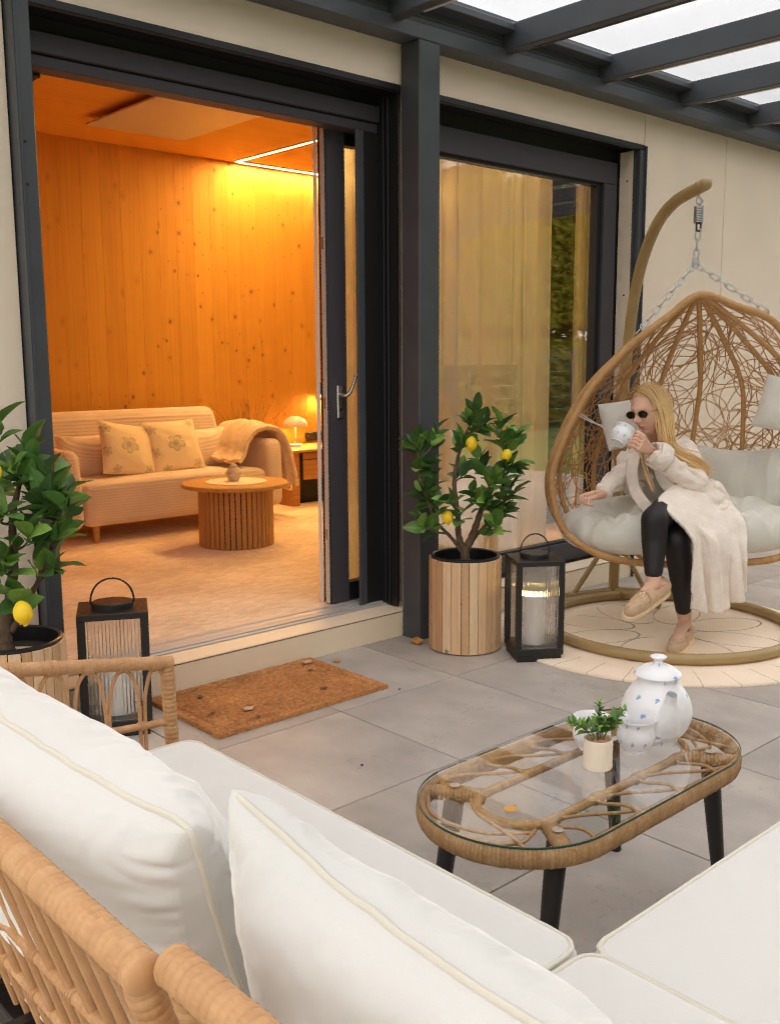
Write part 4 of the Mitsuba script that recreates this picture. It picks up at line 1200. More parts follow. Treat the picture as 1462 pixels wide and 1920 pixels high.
def lantern(lab, c, ang, lit, clab):
    t = thing('lantern', lab, 'lantern', 'black candle lanterns with ribbed glass')
    Fm = np.eye(4)
    Fm[:2, :2] = [[math.cos(ang), -math.sin(ang)], [math.sin(ang), math.cos(ang)]]
    Fm[:2, 3] = c
    sx_ = 1.0 if lit else 1.13
    Fm[:3, 0] *= sx_
    ad = lambda nm, m, mat, **k: obj(nm, put(m, Fm), M[mat], k.pop('parent', t), **k)
    h, b = 0.103, 0.024
    ad('base', cat([box(-h, h, -h, h, 0.028, 0.058, 0.002), box(-h + 0.008, h - 0.008, -h + 0.008, h - 0.008, 0.0, 0.0278)]), 'black_metal')
    ad('roof', box(-h, h, -h, h, 0.412, 0.434, 0.002), 'black_metal')
    for sx in (-1, 1):
        for sy in (-1, 1):
            x0, y0 = (h - b if sx > 0 else -h), (h - b if sy > 0 else -h)
            ad('upright', box(x0, x0 + b, y0, y0 + b, 0.0582, 0.4118, 0.0015), 'black_metal')
    for k in range(4):
        pm = ribbed_pane(2 * (h - b) - 0.001, 0.0585, 0.4115, 16) if k % 2 == 0 else trimesh.Trimesh([[-h + b, 0, 0.0585], [h - b, 0, 0.0585], [h - b, 0, 0.4115], [-h + b, 0, 0.4115]], [[0, 1, 2], [0, 2, 3]])
        pm.apply_translation([0, -h + 0.011, 0])
        ad('pane', rotz(pm, k * math.pi / 2), 'solid_glass' if k % 2 == 0 else 'glass', smooth=30)
    ad('cap', lathe([(0, 0.4342), (0.062, 0.4342), (0.062, 0.452), (0.059, 0.455), (0, 0.455)], 36), 'black_metal', smooth=40)
    th = np.linspace(0, math.pi, 25)
    ad('handle', tube(np.c_[0.064 * np.cos(th), 0 * th, 0.446 + 0.088 * np.sin(th) ** 0.85], 0.003, 8), 'black_metal', smooth=True)
    cd = thing('candle', clab, 'candle', 'white pillar candles in the lanterns')
    zc = 0.27 if lit else 0.24
    ad('wax', lathe([(0, 0.0585), (0.049, 0.0585), (0.050, zc - 0.01), (0.047, zc), (0.043, zc - 0.003), (0.039, zc - 0.016), (0, zc - 0.018)], 32), 'wax', parent=cd, smooth=40)
    ad('wick', tube([[0, 0, zc - 0.018], [0.001, 0, zc - 0.004]], 0.0012, 6), 'black', parent=cd)
    if lit:
        ad('flame', lathe([(0, zc - 0.014), (0.006, zc - 0.009), (0.0075, zc - 0.002), (0.004, zc + 0.010), (0, zc + 0.017)], 14), 'wax', parent=cd, smooth=True, emitter=emit([1.0, 0.72, 0.22], 10))
    return t


lantern('black lantern with a lit candle standing beside the right planter', (0.448, -0.034), -0.60, True, 'white candle glowing yellow at its top inside the right lantern')
lantern('black lantern with an unlit candle beside the doorway behind the sofa arm', (-1.268, 0.412), -0.48, False, 'plain white candle inside the left lantern behind the sofa arm')
# ------------------------------------------------------------------ rug
rg_ = thing('round_rug', 'round beige rug with carved petal lines under the hanging chair', 'rug')
Rr = 0.784
rings = [(0, 0.011), (0.1, 0.011)] + [(r, 0.0112) for r in np.linspace(0.15, 0.77, 40)] + [(0.780, 0.010), (Rr, 0.006), (Rr, 0.0008)]
m = lathe(rings, 160, (1.161, -0.219, 0))
v = np.array(m.vertices)
v[:, 2] += 0.0025 * (meshkit.fbm(v * np.array([60, 60, 1]), 3, 5) - 0.5) * (v[:, 2] > 0.009)
m.vertices = v
obj('pile', m, M['rug'], rg_, smooth=50)

# ------------------------------------------------------------------ hanging chair
CC = np.array([1.24, -0.24])
CF = np.array([-0.62, -0.785]) / np.linalg.norm([-0.62, -0.785])
CU = np.array([-CF[1], CF[0]])
def W(u, f=None, z=None):
    """chair frame (sideways, forward, up) -> world"""
    if f is None:
        a = np.asarray(u, float)
        u, f, z = a[..., 0], a[..., 1], a[..., 2]
    u, f, z = np.broadcast_arrays(np.asarray(u, float), np.asarray(f, float), np.asarray(z, float))
    return np.stack([CC[0] + CU[0] * u + CF[0] * f, CC[1] + CU[1] * u + CF[1] * f, z], -1)
WM = np.eye(4)
WM[:3, 0], WM[:3, 1], WM[:3, 3] = [*CU, 0], [*CF, 0], [*CC, 0]   # (u, f, z) is left handed as seen; columns give the world


def wmesh(m):
    v = np.array(m.vertices)
    m = trimesh.Trimesh(W(v[:, 0], v[:, 1], v[:, 2]), m.faces[:, ::-1], process=False)
    return m


hc = thing('hanging_chair', 'double egg hanging chair of woven rattan on a tan metal stand', 'hanging chair')
# stand: base ring, feet, pole, braces
bc = np.array([1.205, -0.215])
th = np.linspace(0, 2 * np.pi, 72, endpoint=False)
obj('base_ring', tube(np.c_[bc[0] + 0.565 * np.cos(th), bc[1] + 0.565 * np.sin(th), 0 * th + 0.036], 0.0245, 14, closed=True), M['tan'], hc, smooth=True)
pb = W(-0.113, -0.62, 0.0)
obj('pole', tube(catmull([W(-0.113, -0.62, 0.04), W(-0.110, -0.61, 0.5), W(-0.106, -0.595, 0.92), W(-0.100, -0.545, 1.33), W(-0.089, -0.46, 1.645), W(-0.062, -0.33, 1.86), W(-0.027, -0.17, 1.967), W(0.036, 0.04, 2.016)], 10), 0.0275, 16), M['tan'], hc, smooth=True)
cap_ = trimesh.creation.icosphere(3, 0.0285)
cap_.apply_translation(W(0.037, 0.043, 2.0165))
obj('end_cap', cap_, M['tan'], hc, smooth=True)
for e, hgt in (((-0.39, -0.52), 0.36), ((0.02, -0.30), 0.33), ((0.25, -0.50), 0.34)):
    obj('foot_bar', tube([W(-0.113, -0.62, 0.05), W(e[0], e[1], 0.045)], 0.020, 10), M['tan'], hc, smooth=50)
    obj('brace', tube([W(-0.113 + 0.06 * (e[0] + 0.113), -0.61 + 0.06 * (e[1] + 0.62), hgt), W(-0.113 + 0.85 * (e[0] + 0.113), -0.62 + 0.85 * (e[1] + 0.62), 0.055)], 0.0135, 9), M['tan'], hc, smooth=50)

# basket outline (u, z), from the apex down the left side, round the bottom and up the right side
OUT = np.array([(0.012, 1.541), (-0.13, 1.445), (-0.272, 1.341), (-0.365, 1.25), (-0.457, 1.145), (-0.538, 1.006), (-0.594, 0.876), (-0.628, 0.758), (-0.622, 0.66), (-0.587, 0.541), (-0.523, 0.462), (-0.388, 0.390), (-0.213, 0.357), (0.035, 0.345), (0.26, 0.350), (0.42, 0.372), (0.55, 0.44), (0.63, 0.55), (0.665, 0.68), (0.668, 0.80), (0.648, 0.93), (0.60, 1.07), (0.53, 1.20), (0.43, 1.335), (0.335, 1.435), (0.18, 1.492)])
FR = 0.10
oc = catmull(np.c_[OUT[:, 0], np.full(len(OUT), FR), OUT[:, 1]], 8, closed=True)
oc[:, 1] += 0.04 * np.exp(-((oc[:, 2] - 0.36) / 0.10) ** 2)
zl = oc[:len(oc) // 2][:, 2]
half = np.argmin(oc[:, 2])
Lz, Lu = oc[:half + 1, 2], oc[:half + 1, 0]
Rz, Ru = np.r_[oc[half:, 2], oc[0, 2]], np.r_[oc[half:, 0], oc[0, 0]]
def edges(z):
    return np.interp(z, Lz[::-1], Lu[::-1]), np.interp(z, Rz, Ru)
def basket(th, z):
    a, b = edges(z)
    w = (b - a) / 2
    return W((a + b) / 2 + w * np.sin(th), FR - 0.78 * w * np.cos(th) ** 0.8 * (1 - 0.1 * np.cos(th)), z)
m, uv = wrapped(W(oc), 0.0168, 0.0075, 10, closed=True, seed=1, groove=0.08)
obj('rim', m, M['cane_swing'], hc, smooth=60, ) if False else obj('rim', m, M['cane_swing'], hc, smooth=True, uv=uv)
for i, t_ in enumerate((-78, -56, -32, -9, 13, 36, 58, 79)):
    z = np.array([1.15, 0.92, 0.72, 0.55, 0.42])
    pth = np.vstack([W(0.012 + 0.03 * math.sin(math.radians(t_)), FR - 0.03 * math.cos(math.radians(t_)), 1.532), basket(np.full(5, math.radians(t_)), z)])
    pth = catmull(np.vstack([pth[:1], pth[:1] * 0.5 + pth[1:2] * 0.5 + [0, 0, 0.02], pth[1:]]), 8)
    m, uv = wrapped(pth, 0.0122, 0.0075, 8, seed=10 + i, groove=0.08)
    obj('rib', m, M['cane_swing'], hc, smooth=True, uv=uv)
rs = np.random.default_rng(12)
web = []
for i in range(190):
    t, z, a = rs.uniform(-1.5, 1.5), rs.uniform(0.45, 1.48), rs.uniform(0, 6.28)
    om = rs.choice([-1, 1]) * rs.uniform(0.01, 0.18)
    path = []
    for s in range(int(rs.uniform(22, 62))):
        path.append((t, z))
        lo, hi = edges(z)
        w = max(0.12, (hi - lo) / 2)
        t += 0.026 * math.cos(a) / w
        z += 0.026 * math.sin(a)
        om += rs.normal() * 0.06
        om = np.clip(om, -0.28, 0.28)
        a += om
        if abs(t) > 1.53 or z > 1.50 or z < 0.42:
            break
    if len(path) > 6:
        path = np.array(path)
        off = 0.004 * rs.normal()
        web.append(tube(basket(path[:, 0], path[:, 1]) + off, 0.0025, 5, want_uv=True, rand=rs.random() * 3))
m, uv = tubes_uv(web)
obj('woven_strands', m, M['cane_swing'], hc, smooth=True, uv=uv, kind='stuff', label='brown rattan strands woven at random between the ribs')

# chain, spring, shackles
def link(c, d, side, L=0.040, wd=0.011, r=0.0026):
    d = np.asarray(d, float) / np.linalg.norm(d)
    s = np.asarray(side, float) - d * (np.asarray(side, float) @ d)
    s /= np.linalg.norm(s)
    th = np.linspace(0, 2 * np.pi, 28, endpoint=False)
    P = np.asarray(c)[None] + np.outer(np.sign(np.cos(th)) * (L / 2 - wd) + wd * np.cos(th), d) + np.outer(wd * np.sin(th), s)
    return tube(P, r, 7, closed=True)
def chain(a, b, name='chain_link'):
    a, b = np.asarray(a, float), np.asarray(b, float)
    L = np.linalg.norm(b - a)
    n = max(2, int(round(L / 0.042)))
    d = (b - a) / L
    s0 = np.cross(d, [*CF, 0.0])
    s1 = np.cross(d, s0)
    for i in range(n):
        q = a + (b - a) * (i + 0.5) / n
        ang = (i % 2) * math.pi / 2 + 0.3
        obj(name, link(q, d, math.cos(ang) * s0 + math.sin(ang) * s1, L / n + 0.0095, 0.0105, 0.0029), M['zinc'], hc, smooth=True)
hk, sp0, sp1, fork = W(0.028, 0.0, 1.985), W(0.029, 0, 1.940), W(0.031, 0, 1.855), W(0.023, 0.0, 1.682)
obj('hook', cat([tube(catmull([W(0.028, 0, 1.99), W(0.028, 0, 1.968), W(0.045, 0, 1.955), W(0.034, 0, 1.938), W(0.016, 0, 1.946)], 8), 0.0035, 7), link(W(0.028, 0, 1.955), [0, 0, 1], [*CU, 0], 0.03, 0.011, 0.003)]), M['zinc'], hc, smooth=True)
tt_ = np.linspace(0, 2 * np.pi * 10, 240)
sp = np.stack([0.029 + 0.018 * np.cos(tt_), 0.018 * np.sin(tt_), 1.930 - 0.072 * tt_ / tt_[-1]], -1)
obj('spring', tube(W(sp), 0.0031, 7), M['zinc'], hc, smooth=True)
obj('shackle', link(W(0.031, 0, 1.842), [0, 0, 1], [*CU, 0], 0.036, 0.010, 0.0042), M['black_metal'], hc, smooth=True)
chain(W(0.031, 0, 1.832), W(0.024, 0, 1.70))
obj('fork_ring', link(W(0.0235, 0, 1.686), [0, 0, 1], [*CU, 0.0], 0.046, 0.014, 0.003), M['zinc'], hc, smooth=True)
lE, rE = W(-0.268, FR, 1.372), W(0.315, FR, 1.470)
chain(fork, lE)
chain(fork, rE)
for e in (lE, rE):
    obj('eye_bolt', link(e + np.array([0, 0, -0.006]), [0, 0, 1], [*CU, 0], 0.024, 0.011, 0.003), M['cane_swing'], hc, smooth=True)

# tufted cushions
sc = thing('seat_cushion', 'plump tufted pale grey cushion filling the hanging chair', 'cushion')
n, k = 120, 40
ph = np.linspace(0, 2 * np.pi, n, endpoint=False)
P = np.zeros((n, k, 3))
for j, s in enumerate(np.linspace(0, 1, k)):
    cu, su = np.cos(ph), np.sin(ph)
    ex = np.sign(cu) * np.abs(cu) ** 0.8
    ey = np.sign(su) * np.abs(su) ** 0.8
    a = math.pi * (s - 0.5) if s > 0.5 else 0
    if s <= 0.55:   # top, from the middle outwards
        r = 0.98 * (s / 0.55) ** 0.8 * 0.86
        zt = 0.565 + 0.055 * math.sin(min(1, r / 0.86) * math.pi * 0.9) ** 1.2
    else:
        b = (s - 0.55) / 0.45 * math.pi
        r = 0.843 + 0.157 * math.sin(b)
        zt = 0.480 + 0.085 * math.cos(b) + 0.0
    P[:, j, 0] = 0.02 + 0.548 * r * ex
    P[:, j, 1] = -0.075 + 0.290 * r * ey
    P[:, j, 2] = zt
Q = P.reshape(-1, 3)
tuft = np.zeros(len(Q))
cre = np.zeros(len(Q))
for tu, tf in ((-0.30, 0.02), (0.28, 0.03)):
    dx, dy = (Q[:, 0] - tu), (Q[:, 1] - tf) * 1.25
    d = np.hypot(dx, dy)
    an = np.arctan2(dy, dx)
    tuft += -0.085 * np.exp(-(d / 0.075) ** 1.3)
    cre += 0.016 * np.sin(an * 8 + 6 * meshkit.noise(np.c_[an, d * 2, 0 * d], 3)) * np.exp(-((d - 0.17) / 0.11) ** 2)
cre += -0.05 * np.exp(-((Q[:, 0] + 0.01) / 0.035) ** 2) * (Q[:, 2] > 0.5)
fold = 0.014 * (meshkit.fbm(np.c_[Q[:, 0] * 9, Q[:, 1] * 9, Q[:, 2] * 3.5], 3, 8) - 0.5)
top = np.clip((Q[:, 2] - 0.47) / 0.05, 0, 1)
Q2 = Q.copy()
Q2[:, 2] += (tuft + cre) * top + fold
outw = np.c_[Q[:, 0], Q[:, 1] * 2.5, 0 * Q[:, 0]]
outw /= np.linalg.norm(outw, axis=1, keepdims=True) + 1e-9
an = np.arctan2(Q[:, 1] * 1.7, Q[:, 0])
ple = 0.010 * np.abs(np.sin(an * 13 + 4 * meshkit.noise(np.c_[an * 2, Q[:, 2] * 4, 0 * an], 6))) * np.clip((Q[:, 2] - 0.39) / 0.06, 0, 1)
Q2 += outw * (ple + fold)[:, None] * 1.0
m, _ = grid_mesh(Q2.reshape(P.shape), closed_u=True)
obj('seat', wmesh(m), M['seat_cloth'], sc, smooth=True)
n, k = 140, 34
P = np.zeros((n, k, 3))
for i, t_ in enumerate(np.linspace(-0.35, 1.32, n)):
    for j, s in enumerate(np.linspace(0, 2 * np.pi, k)):
        zz = 0.70 + 0.155 * math.sin(s)
        lo, hi = edges(0.72)
        w = (hi - lo) / 2 - 0.09
        endt = np.clip(min(1.32 - t_, t_ + 0.35) / 0.22, 0, 1) ** 0.5
        dpt = 0.075 * endt * math.cos(s) * abs(math.cos(s)) ** -0.25 if abs(math.cos(s)) > 1e-3 else 0
        cr = 0.020 * abs(math.sin(t_ * 3.4 + 0.35)) ** 0.5 + 0.010 * math.sin(t_ * 11 + s) * max(0, math.cos(s))
        q_ = (w - dpt - (cr if math.cos(s) > 0 else 0))
        P[i, j] = [(lo + hi) / 2 + q_ * math.sin(t_), FR - 0.01 - 0.78 * q_ * math.cos(t_), 0.68 + (zz - 0.70) * (0.02 + 0.98 * endt) + 0.012 * math.sin(t_ * 6.8)]
q = P.reshape(-1, 3)
P = P + (0.012 * (meshkit.fbm(q * 8, 3, 14) - 0.5)).reshape(n, k)[..., None]
m, _ = grid_mesh(P)
obj('back', wmesh(m), M['seat_cloth'], sc, smooth=True)


def u3(u, f, z):
    return CU[0] * u + CF[0] * f, CU[1] * u + CF[1] * f, z


for lab, c, X, Y, w_, h_, sd in (('pale grey head pillow tied to the left ribs behind the woman', (-0.235, -0.12, 0.965), (0.88, -0.35, 0.10), (-0.05, -0.30, 1), 0.25, 0.225, 31),
                                 ('pale grey head pillow at the right picture edge in the hanging chair', (0.455, 0.02, 1.055), (0.75, 0.55, -0.18), (0.15, -0.2, 1), 0.22, 0.25, 32)):
    m, uv, lp_ = pillow(w_, h_, 0.11, 36, seed=sd, wr=0.012, pinch=0.04)
    hp_ = thing('head_pillow', lab, 'pillow', 'small pillows in the hanging chair')
    Fm = frame(W(*c), u3(*X), u3(*Y))
    obj('cover', put(m, Fm), M['seat_cloth'], hp_, smooth=True)
    if sd == 31:
        for dz, e in ((0.005, (-0.50, 0.02, 1.02)), (-0.005, (-0.505, 0.03, 1.035))):
            a = Fm[:3, 3] - Fm[:3, 0] * w_ * 0.46
            obj('tie_ribbon', tube(catmull([a + [0, 0, dz], (a + W(*e)) / 2 + [0, 0, -0.004], W(*e)], 6), 0.0032, 6, flat=(1, 0.3)), M['seat_cloth'], hp_, smooth=True)

# ------------------------------------------------------------------ low table
tb = thing('coffee_table', 'oval rattan coffee table with glass top and black legs', 'table')
TX, TY, TZ, TL, TW = -1.063, -1.429, 0.375, 0.890, 0.428
def stadium(L, w, n=26, z=0.0, cx=TX, cy=TY):
    r, h = w / 2, (L - w) / 2
    a = np.linspace(-np.pi / 2, np.pi / 2, n)
    P = np.vstack([np.c_[h + r * np.cos(a), r * np.sin(a)], np.c_[-h - r * np.cos(a), -r * np.sin(a)]])
    return np.c_[cx + P[:, 0], cy + P[:, 1], np.full(len(P), z)]
def on_stadium(L, w, t, z):
    P = stadium(L, w, 60, z)
    P = np.vstack([P, P[0]])
    s = np.concatenate([[0], np.cumsum(np.linalg.norm(np.diff(P, axis=0), axis=1))])
    return np.array([np.interp((t % 1) * s[-1], s, P[:, k_]) for k_ in range(3)])
m, uv = wrapped(stadium(TL - 0.022, TW - 0.022, 40, TZ - 0.027), 0.023, 0.0082, 10, closed=True, flat=(1, 0.52), up=[0, 0, 1], seed=2, groove=0.10)
obj('rim', m, M['cane_table'], tb, smooth=True, uv=uv)
IZ = TZ - 0.018
m, uv = wrapped(stadium(0.64, 0.176, 30, IZ), 0.0100, 0.0082, 9, closed=True, seed=3, groove=0.09)
obj('inner_ring', m, M['cane_table'], tb, smooth=True, uv=uv)
for sx in (-1, 1):
    for sy in (-1, 1):
        a = np.array([TX + sx * 0.245, TY + sy * 0.083, IZ - 0.004])
        b = np.array([TX + sx * 0.318, TY + sy * 0.192, IZ - 0.004])
        m, uv = wrapped([a, b], 0.0165, 0.0082, 10, flat=(1, 1.15), seed=4 + sx + 2 * sy, groove=0.10)
        obj('corner_brace', m, M['cane_table'], tb, smooth=True, uv=uv)
        mid = (a + b) / 2
        obj('clear_pad', lathe([(0, TZ - 0.004), (0.010, TZ - 0.004), (0.0115, TZ - 0.0025), (0.006, TZ - 0.001), (0, TZ - 0.0015)], 24, (mid[0], mid[1], 0)), M['clear_pad'], tb, smooth=40)
        top_, foot = np.array([mid[0], mid[1], TZ - 0.03]), np.array([TX + sx * 0.337, TY + sy * 0.148, 0.0])
        leg_p = np.array([top_ + (foot - top_) * t for t in np.linspace(0, 1, 9)])
        obj('leg', tube(leg_p, [0.0215, 0.0215, 0.0205, 0.0195, 0.0185, 0.0175, 0.016, 0.0145, 0.0135], 16), M['black_metal'], tb, smooth=50)
        obj('foot_cap', tube([foot + [0, 0, 0.001], foot + (top_ - foot) * 0.045], 0.0143, 14), M['black'], tb, smooth=50)
st_ = []
def strand3(pts, r=0.0040):
    st_.append(tube(catmull([[TX + x, TY + y, IZ + z] for x, y, z in pts], 9), r, 8, want_uv=True, rand=len(st_) * 0.37))
oy, iy = 0.197, 0.090
for x in (-0.265, -0.115, 0.035, 0.185):
    # far side: from a binding on the outer rim one short S down to the inner ring and one long sweep to the right
    strand3([(x, oy, 0), (x - 0.012, 0.175, 0.003), (x + 0.012, 0.13, 0.003), (x + 0.018, iy, 0)])
    if x < 0.1:
        strand3([(x + 0.012, oy, 0), (x + 0.06, 0.183, 0), (x + 0.14, 0.135, -0.004), (x + 0.215, iy, 0)])
    # near side: from a binding on the inner ring
    strand3([(x + 0.03, -iy, 0), (x + 0.012, -0.112, 0.003), (x + 0.040, -0.155, 0.003), (x + 0.030, -oy, 0)])
    if x < 0.1:
        strand3([(x + 0.042, -iy, 0), (x + 0.10, -0.118, 0), (x + 0.175, -0.160, -0.004), (x + 0.245, -oy, 0)])
    for bx, by in ((x, oy - 0.004), (x + 0.03, -iy + 0.002)):
        m, uv = wrapped([[TX + bx - 0.013, TY + by, IZ], [TX + bx + 0.013, TY + by, IZ]], 0.0128, 0.006, 10, seed=int(90 + 100 * abs(bx)), groove=0.08)
        obj('binding', m, M['cane_table'], tb, smooth=True, uv=uv)
for sx in (-1, 1):
    strand3([(sx * 0.335, 0.165, 0), (sx * 0.392, 0.09, 0), (sx * 0.372, -0.02, -0.003), (sx * 0.300, -0.098, 0)])
    strand3([(sx * 0.285, 0.088, 0), (sx * 0.325, 0.030, 0.003), (sx * 0.352, -0.085, 0.003), (sx * 0.375, -0.150, 0)])
    strand3([(sx * 0.420, 0.015, 0), (sx * 0.385, -0.06, -0.004), (sx * 0.345, -0.10, -0.004), (sx * 0.29, -0.09, 0)])
for m, uv in st_:
    obj('curved_cane', m, M['cane_table'], tb, smooth=True, uv=uv)
gl = Polygon(stadium(TL, TW, 40)[:, :2])
top = trimesh.creation.extrude_polygon(gl.buffer(-0.003), 0.0002)
top.apply_translation([0, 0, TZ - 0.0002])
obj('glass_top', top, M['glass'], tb)
obj('glass_edge', tube(stadium(TL - 0.005, TW - 0.005, 44, TZ - 0.0025), 0.0026, 6, closed=True, flat=(1, 0.35), up=[0, 0, 1]), M['glass_edge'], tb, smooth=60)
fallen_leaf(-1.352, -1.455, TZ + 0.0004, 0.036, 0.2, 'dry_leaf', 'orange dry leaf lying on the glass of the oval table', curl=0.3, group=None)


def cup(lab, M4, group='white cups with blue flowers'):
    t = thing('teacup', lab, 'cup', group)
    prof = [(0, 0.004), (0.026, 0.004), (0.028, 0.0), (0.031, 0.0), (0.031, 0.006), (0.037, 0.012), (0.0455, 0.028), (0.047, 0.042), (0.044, 0.056), (0.0425, 0.064), (0.0440, 0.072), (0.0475, 0.079), (0.0480, 0.081), (0.0465, 0.0815), (0.0405, 0.066), (0.042, 0.052), (0.044, 0.040), (0.040, 0.020), (0.028, 0.010), (0, 0.009)]
    p3 = catmull(np.c_[np.array(prof), np.zeros(len(prof))], 3)[:, :2]
    p3[:, 0] = np.maximum(p3[:, 0], 0)
    m, uv = lathe(p3, 48, want_uv=True)
    obj('body', put(m, M4), M['ceramic'], t, smooth=True, uv=uv)
    hp = catmull([[0.0430, 0, 0.064], [0.060, 0, 0.067], [0.074, 0, 0.056], [0.074, 0, 0.038], [0.060, 0, 0.026], [0.042, 0, 0.022]], 7)
    obj('handle', put(tube(hp, np.interp(np.arange(len(hp)), [0, 8, len(hp) - 1], [0.0075, 0.0055, 0.0065]), 10, flat=(0.75, 1.2)), M4), M['ceramic_plain'], t, smooth=True)
    return t


def at(x, y, z, rz, s=1.0):
    Fm = np.eye(4)
    Fm[:2, :2] = [[math.cos(rz), -math.sin(rz)], [math.sin(rz), math.cos(rz)]]
    Fm[:3, :3] *= s
    Fm[:3, 3] = [x, y, z]
    return Fm


GZ = TZ + 0.0004
cup('white flower painted cup with its handle to the right, in front of the teapot', at(-0.905, -1.447, GZ, -0.72, 0.93))
cup('white cup standing behind the little potted plant on the glass table', at(-0.972, -1.372, GZ, -0.75, 0.93))
tp = thing('teapot', 'white rounded teapot with small blue flowers and a knobbed lid', 'teapot')
prof = [(0, 0.006), (0.045, 0.006), (0.048, 0.0), (0.052, 0.0), (0.053, 0.006), (0.056, 0.012), (0.073, 0.034), (0.083, 0.062), (0.085, 0.088), (0.079, 0.115), (0.066, 0.140), (0.054, 0.156), (0.049, 0.166), (0.050, 0.176), (0.049, 0.180), (0, 0.180)]
p3 = catmull(np.c_[np.array(prof), np.zeros(len(prof))], 4)[:, :2]
p3[:, 0] = np.maximum(p3[:, 0], 0)
TPM = at(-0.812, -1.440, GZ, -2.25, 0.88)
TPM[:3, :2] *= 1.09     # spout towards the sofa
m, uv = lathe(p3, 56, want_uv=True)
obj('body', put(m, TPM), M['ceramic'], tp, smooth=True, uv=uv)
lid = catmull(np.c_[np.array([(0.053, 0.177), (0.0575, 0.180), (0.057, 0.184), (0.050, 0.192), (0.034, 0.203), (0.016, 0.210), (0.0105, 0.216), (0.0115, 0.221), (0.019, 0.227), (0.019, 0.231), (0.009, 0.2345), (0, 0.235)]), np.zeros(12)], 4)[:, :2]
lid[:, 0] = np.maximum(lid[:, 0], 0)
m, uv = lathe(lid, 44, want_uv=True)
obj('lid', put(m, TPM), M['ceramic'], tp, smooth=True, uv=np.c_[uv[:, 0] * 0.7, uv[:, 1] * 0.9 + 0.012])
spp = catmull([[0.058, 0, 0.062], [0.078, 0, 0.085], [0.090, 0, 0.118], [0.097, 0, 0.148], [0.103, 0, 0.162]], 7)
rr = np.interp(np.arange(len(spp)), [0, 8, 18, len(spp) - 1], [0.040, 0.030, 0.0150, 0.0125])
outer = tube(spp, rr, 20, cap=False)
inner = tube(spp[::-1], rr[::-1] * 0.74, 20, cap=False)
obj('spout', put(cat([outer, inner]), TPM), M['ceramic_plain'], tp, smooth=True)
hnd = catmull([[-0.055, 0, 0.150], [-0.085, 0, 0.160], [-0.118, 0, 0.140], [-0.125, 0, 0.105], [-0.105, 0, 0.070], [-0.080, 0, 0.055]], 8)
obj('handle', put(tube(hnd, 0.0085, 10, flat=(0.8, 1.25)), TPM), M['ceramic_plain'], tp, smooth=True)

pt = thing('potted_plant', 'tiny green plant in a cream ribbed pot on the glass table', 'plant')
PM = at(-1.050, -1.446, GZ, 0)
th = np.linspace(0, 2 * np.pi, 97)
n_ = 96
V, zz = [], [0, 0.002, 0.064, 0.067, 0.067, 0.058]
P = np.zeros((n_, len(zz) + 2, 3))
for i in range(n_):
    a = 2 * np.pi * i / n_
    r0 = 0.0315 * (1 + 0.012 * abs(math.sin(a * 16)))
    rs_ = [0, 0.030, r0, r0, 0.0310, 0.0285, 0.0280, 0]
    zs_ = [0, 0, 0.003, 0.064, 0.067, 0.067, 0.058, 0.058]
    for j in range(len(rs_)):
        P[i, j] = [rs_[j] * math.cos(a), rs_[j] * math.sin(a), zs_[j]]
m, _ = grid_mesh(P, closed_u=True)
obj('pot', put(m, PM), M['pot_cream'], pt, smooth=40)
rg = np.random.default_rng(3)
peb = []
for i in range(120):
    r, a = 0.026 * math.sqrt(rg.random()), 6.28 * rg.random()
    s = trimesh.creation.icosphere(1, 0.0022 + 0.0018 * rg.random())
    s.apply_translation([r * math.cos(a), r * math.sin(a), 0.0605 + 0.002 * rg.random()])
    peb.append(s)
obj('pebbles', put(cat(peb), PM), M['gravel'], pt, smooth=True, kind='stuff')
def sprig(base, tip, n, L, mats, seed):
    rg = np.random.default_rng(seed)
    base, tip = np.array(base), np.array(tip)
    pth = catmull([base, (base + tip) / 2 + [0, 0, 0.012], tip], 8)
    obj('stem', put(tube(pth, np.linspace(0.0014, 0.0008, len(pth)), 5), PM), M['stem'], pt)
    for i in range(n):
        f = 0.25 + 0.75 * i / max(1, n - 1)
        q = pth[int(f * (len(pth) - 1))]
        t = tip - base
        t /= np.linalg.norm(t)
        az = i * 2.4 + rg.random()
        s = np.cross(t, [0.2, 0.3, 1])
        s /= np.linalg.norm(s)
        o = math.cos(az) * s + math.sin(az) * np.cross(t, s)
        d = t * 0.8 + o * 0.8
        Fm = frame(q, d, np.cross([0, 0, 1], d) + rg.normal(size=3) * 0.3)
        if Fm[2, 2] < 0:
            Fm = frame(q, d, -Fm[:3, 1])
        Fm[:3, :3] *= L * (1 - 0.45 * f) * (0.8 + 0.4 * rg.random())
        k = key_for('leaf', pt)
        scene[k] = {**LEAFPLY[mats[int(rg.integers(len(mats)))], int(rg.integers(3))], 'to_world': T((PM @ Fm).tolist())}
for i, (l, d, z, n) in enumerate(((-0.065, -0.005, 0.105, 16), (-0.035, 0.01, 0.10, 9), (0.0, 0.0, 0.15, 18), (0.01, -0.01, 0.105, 9), (0.045, 0.0, 0.105, 10), (0.062, 0.02, 0.125, 16), (-0.012, -0.02, 0.09, 8), (0.03, 0.02, 0.10, 8))):
    o = IMG_R * l + IMG_F * d
    sprig([o[0] * 0.15, o[1] * 0.15, 0.06], [o[0], o[1], z], n, 0.030, ['leaf_dark', 'leaf_mid', 'leaf_light'] if i not in (0, 5) else ['leaf_light', 'leaf_mid'], 40 + i)

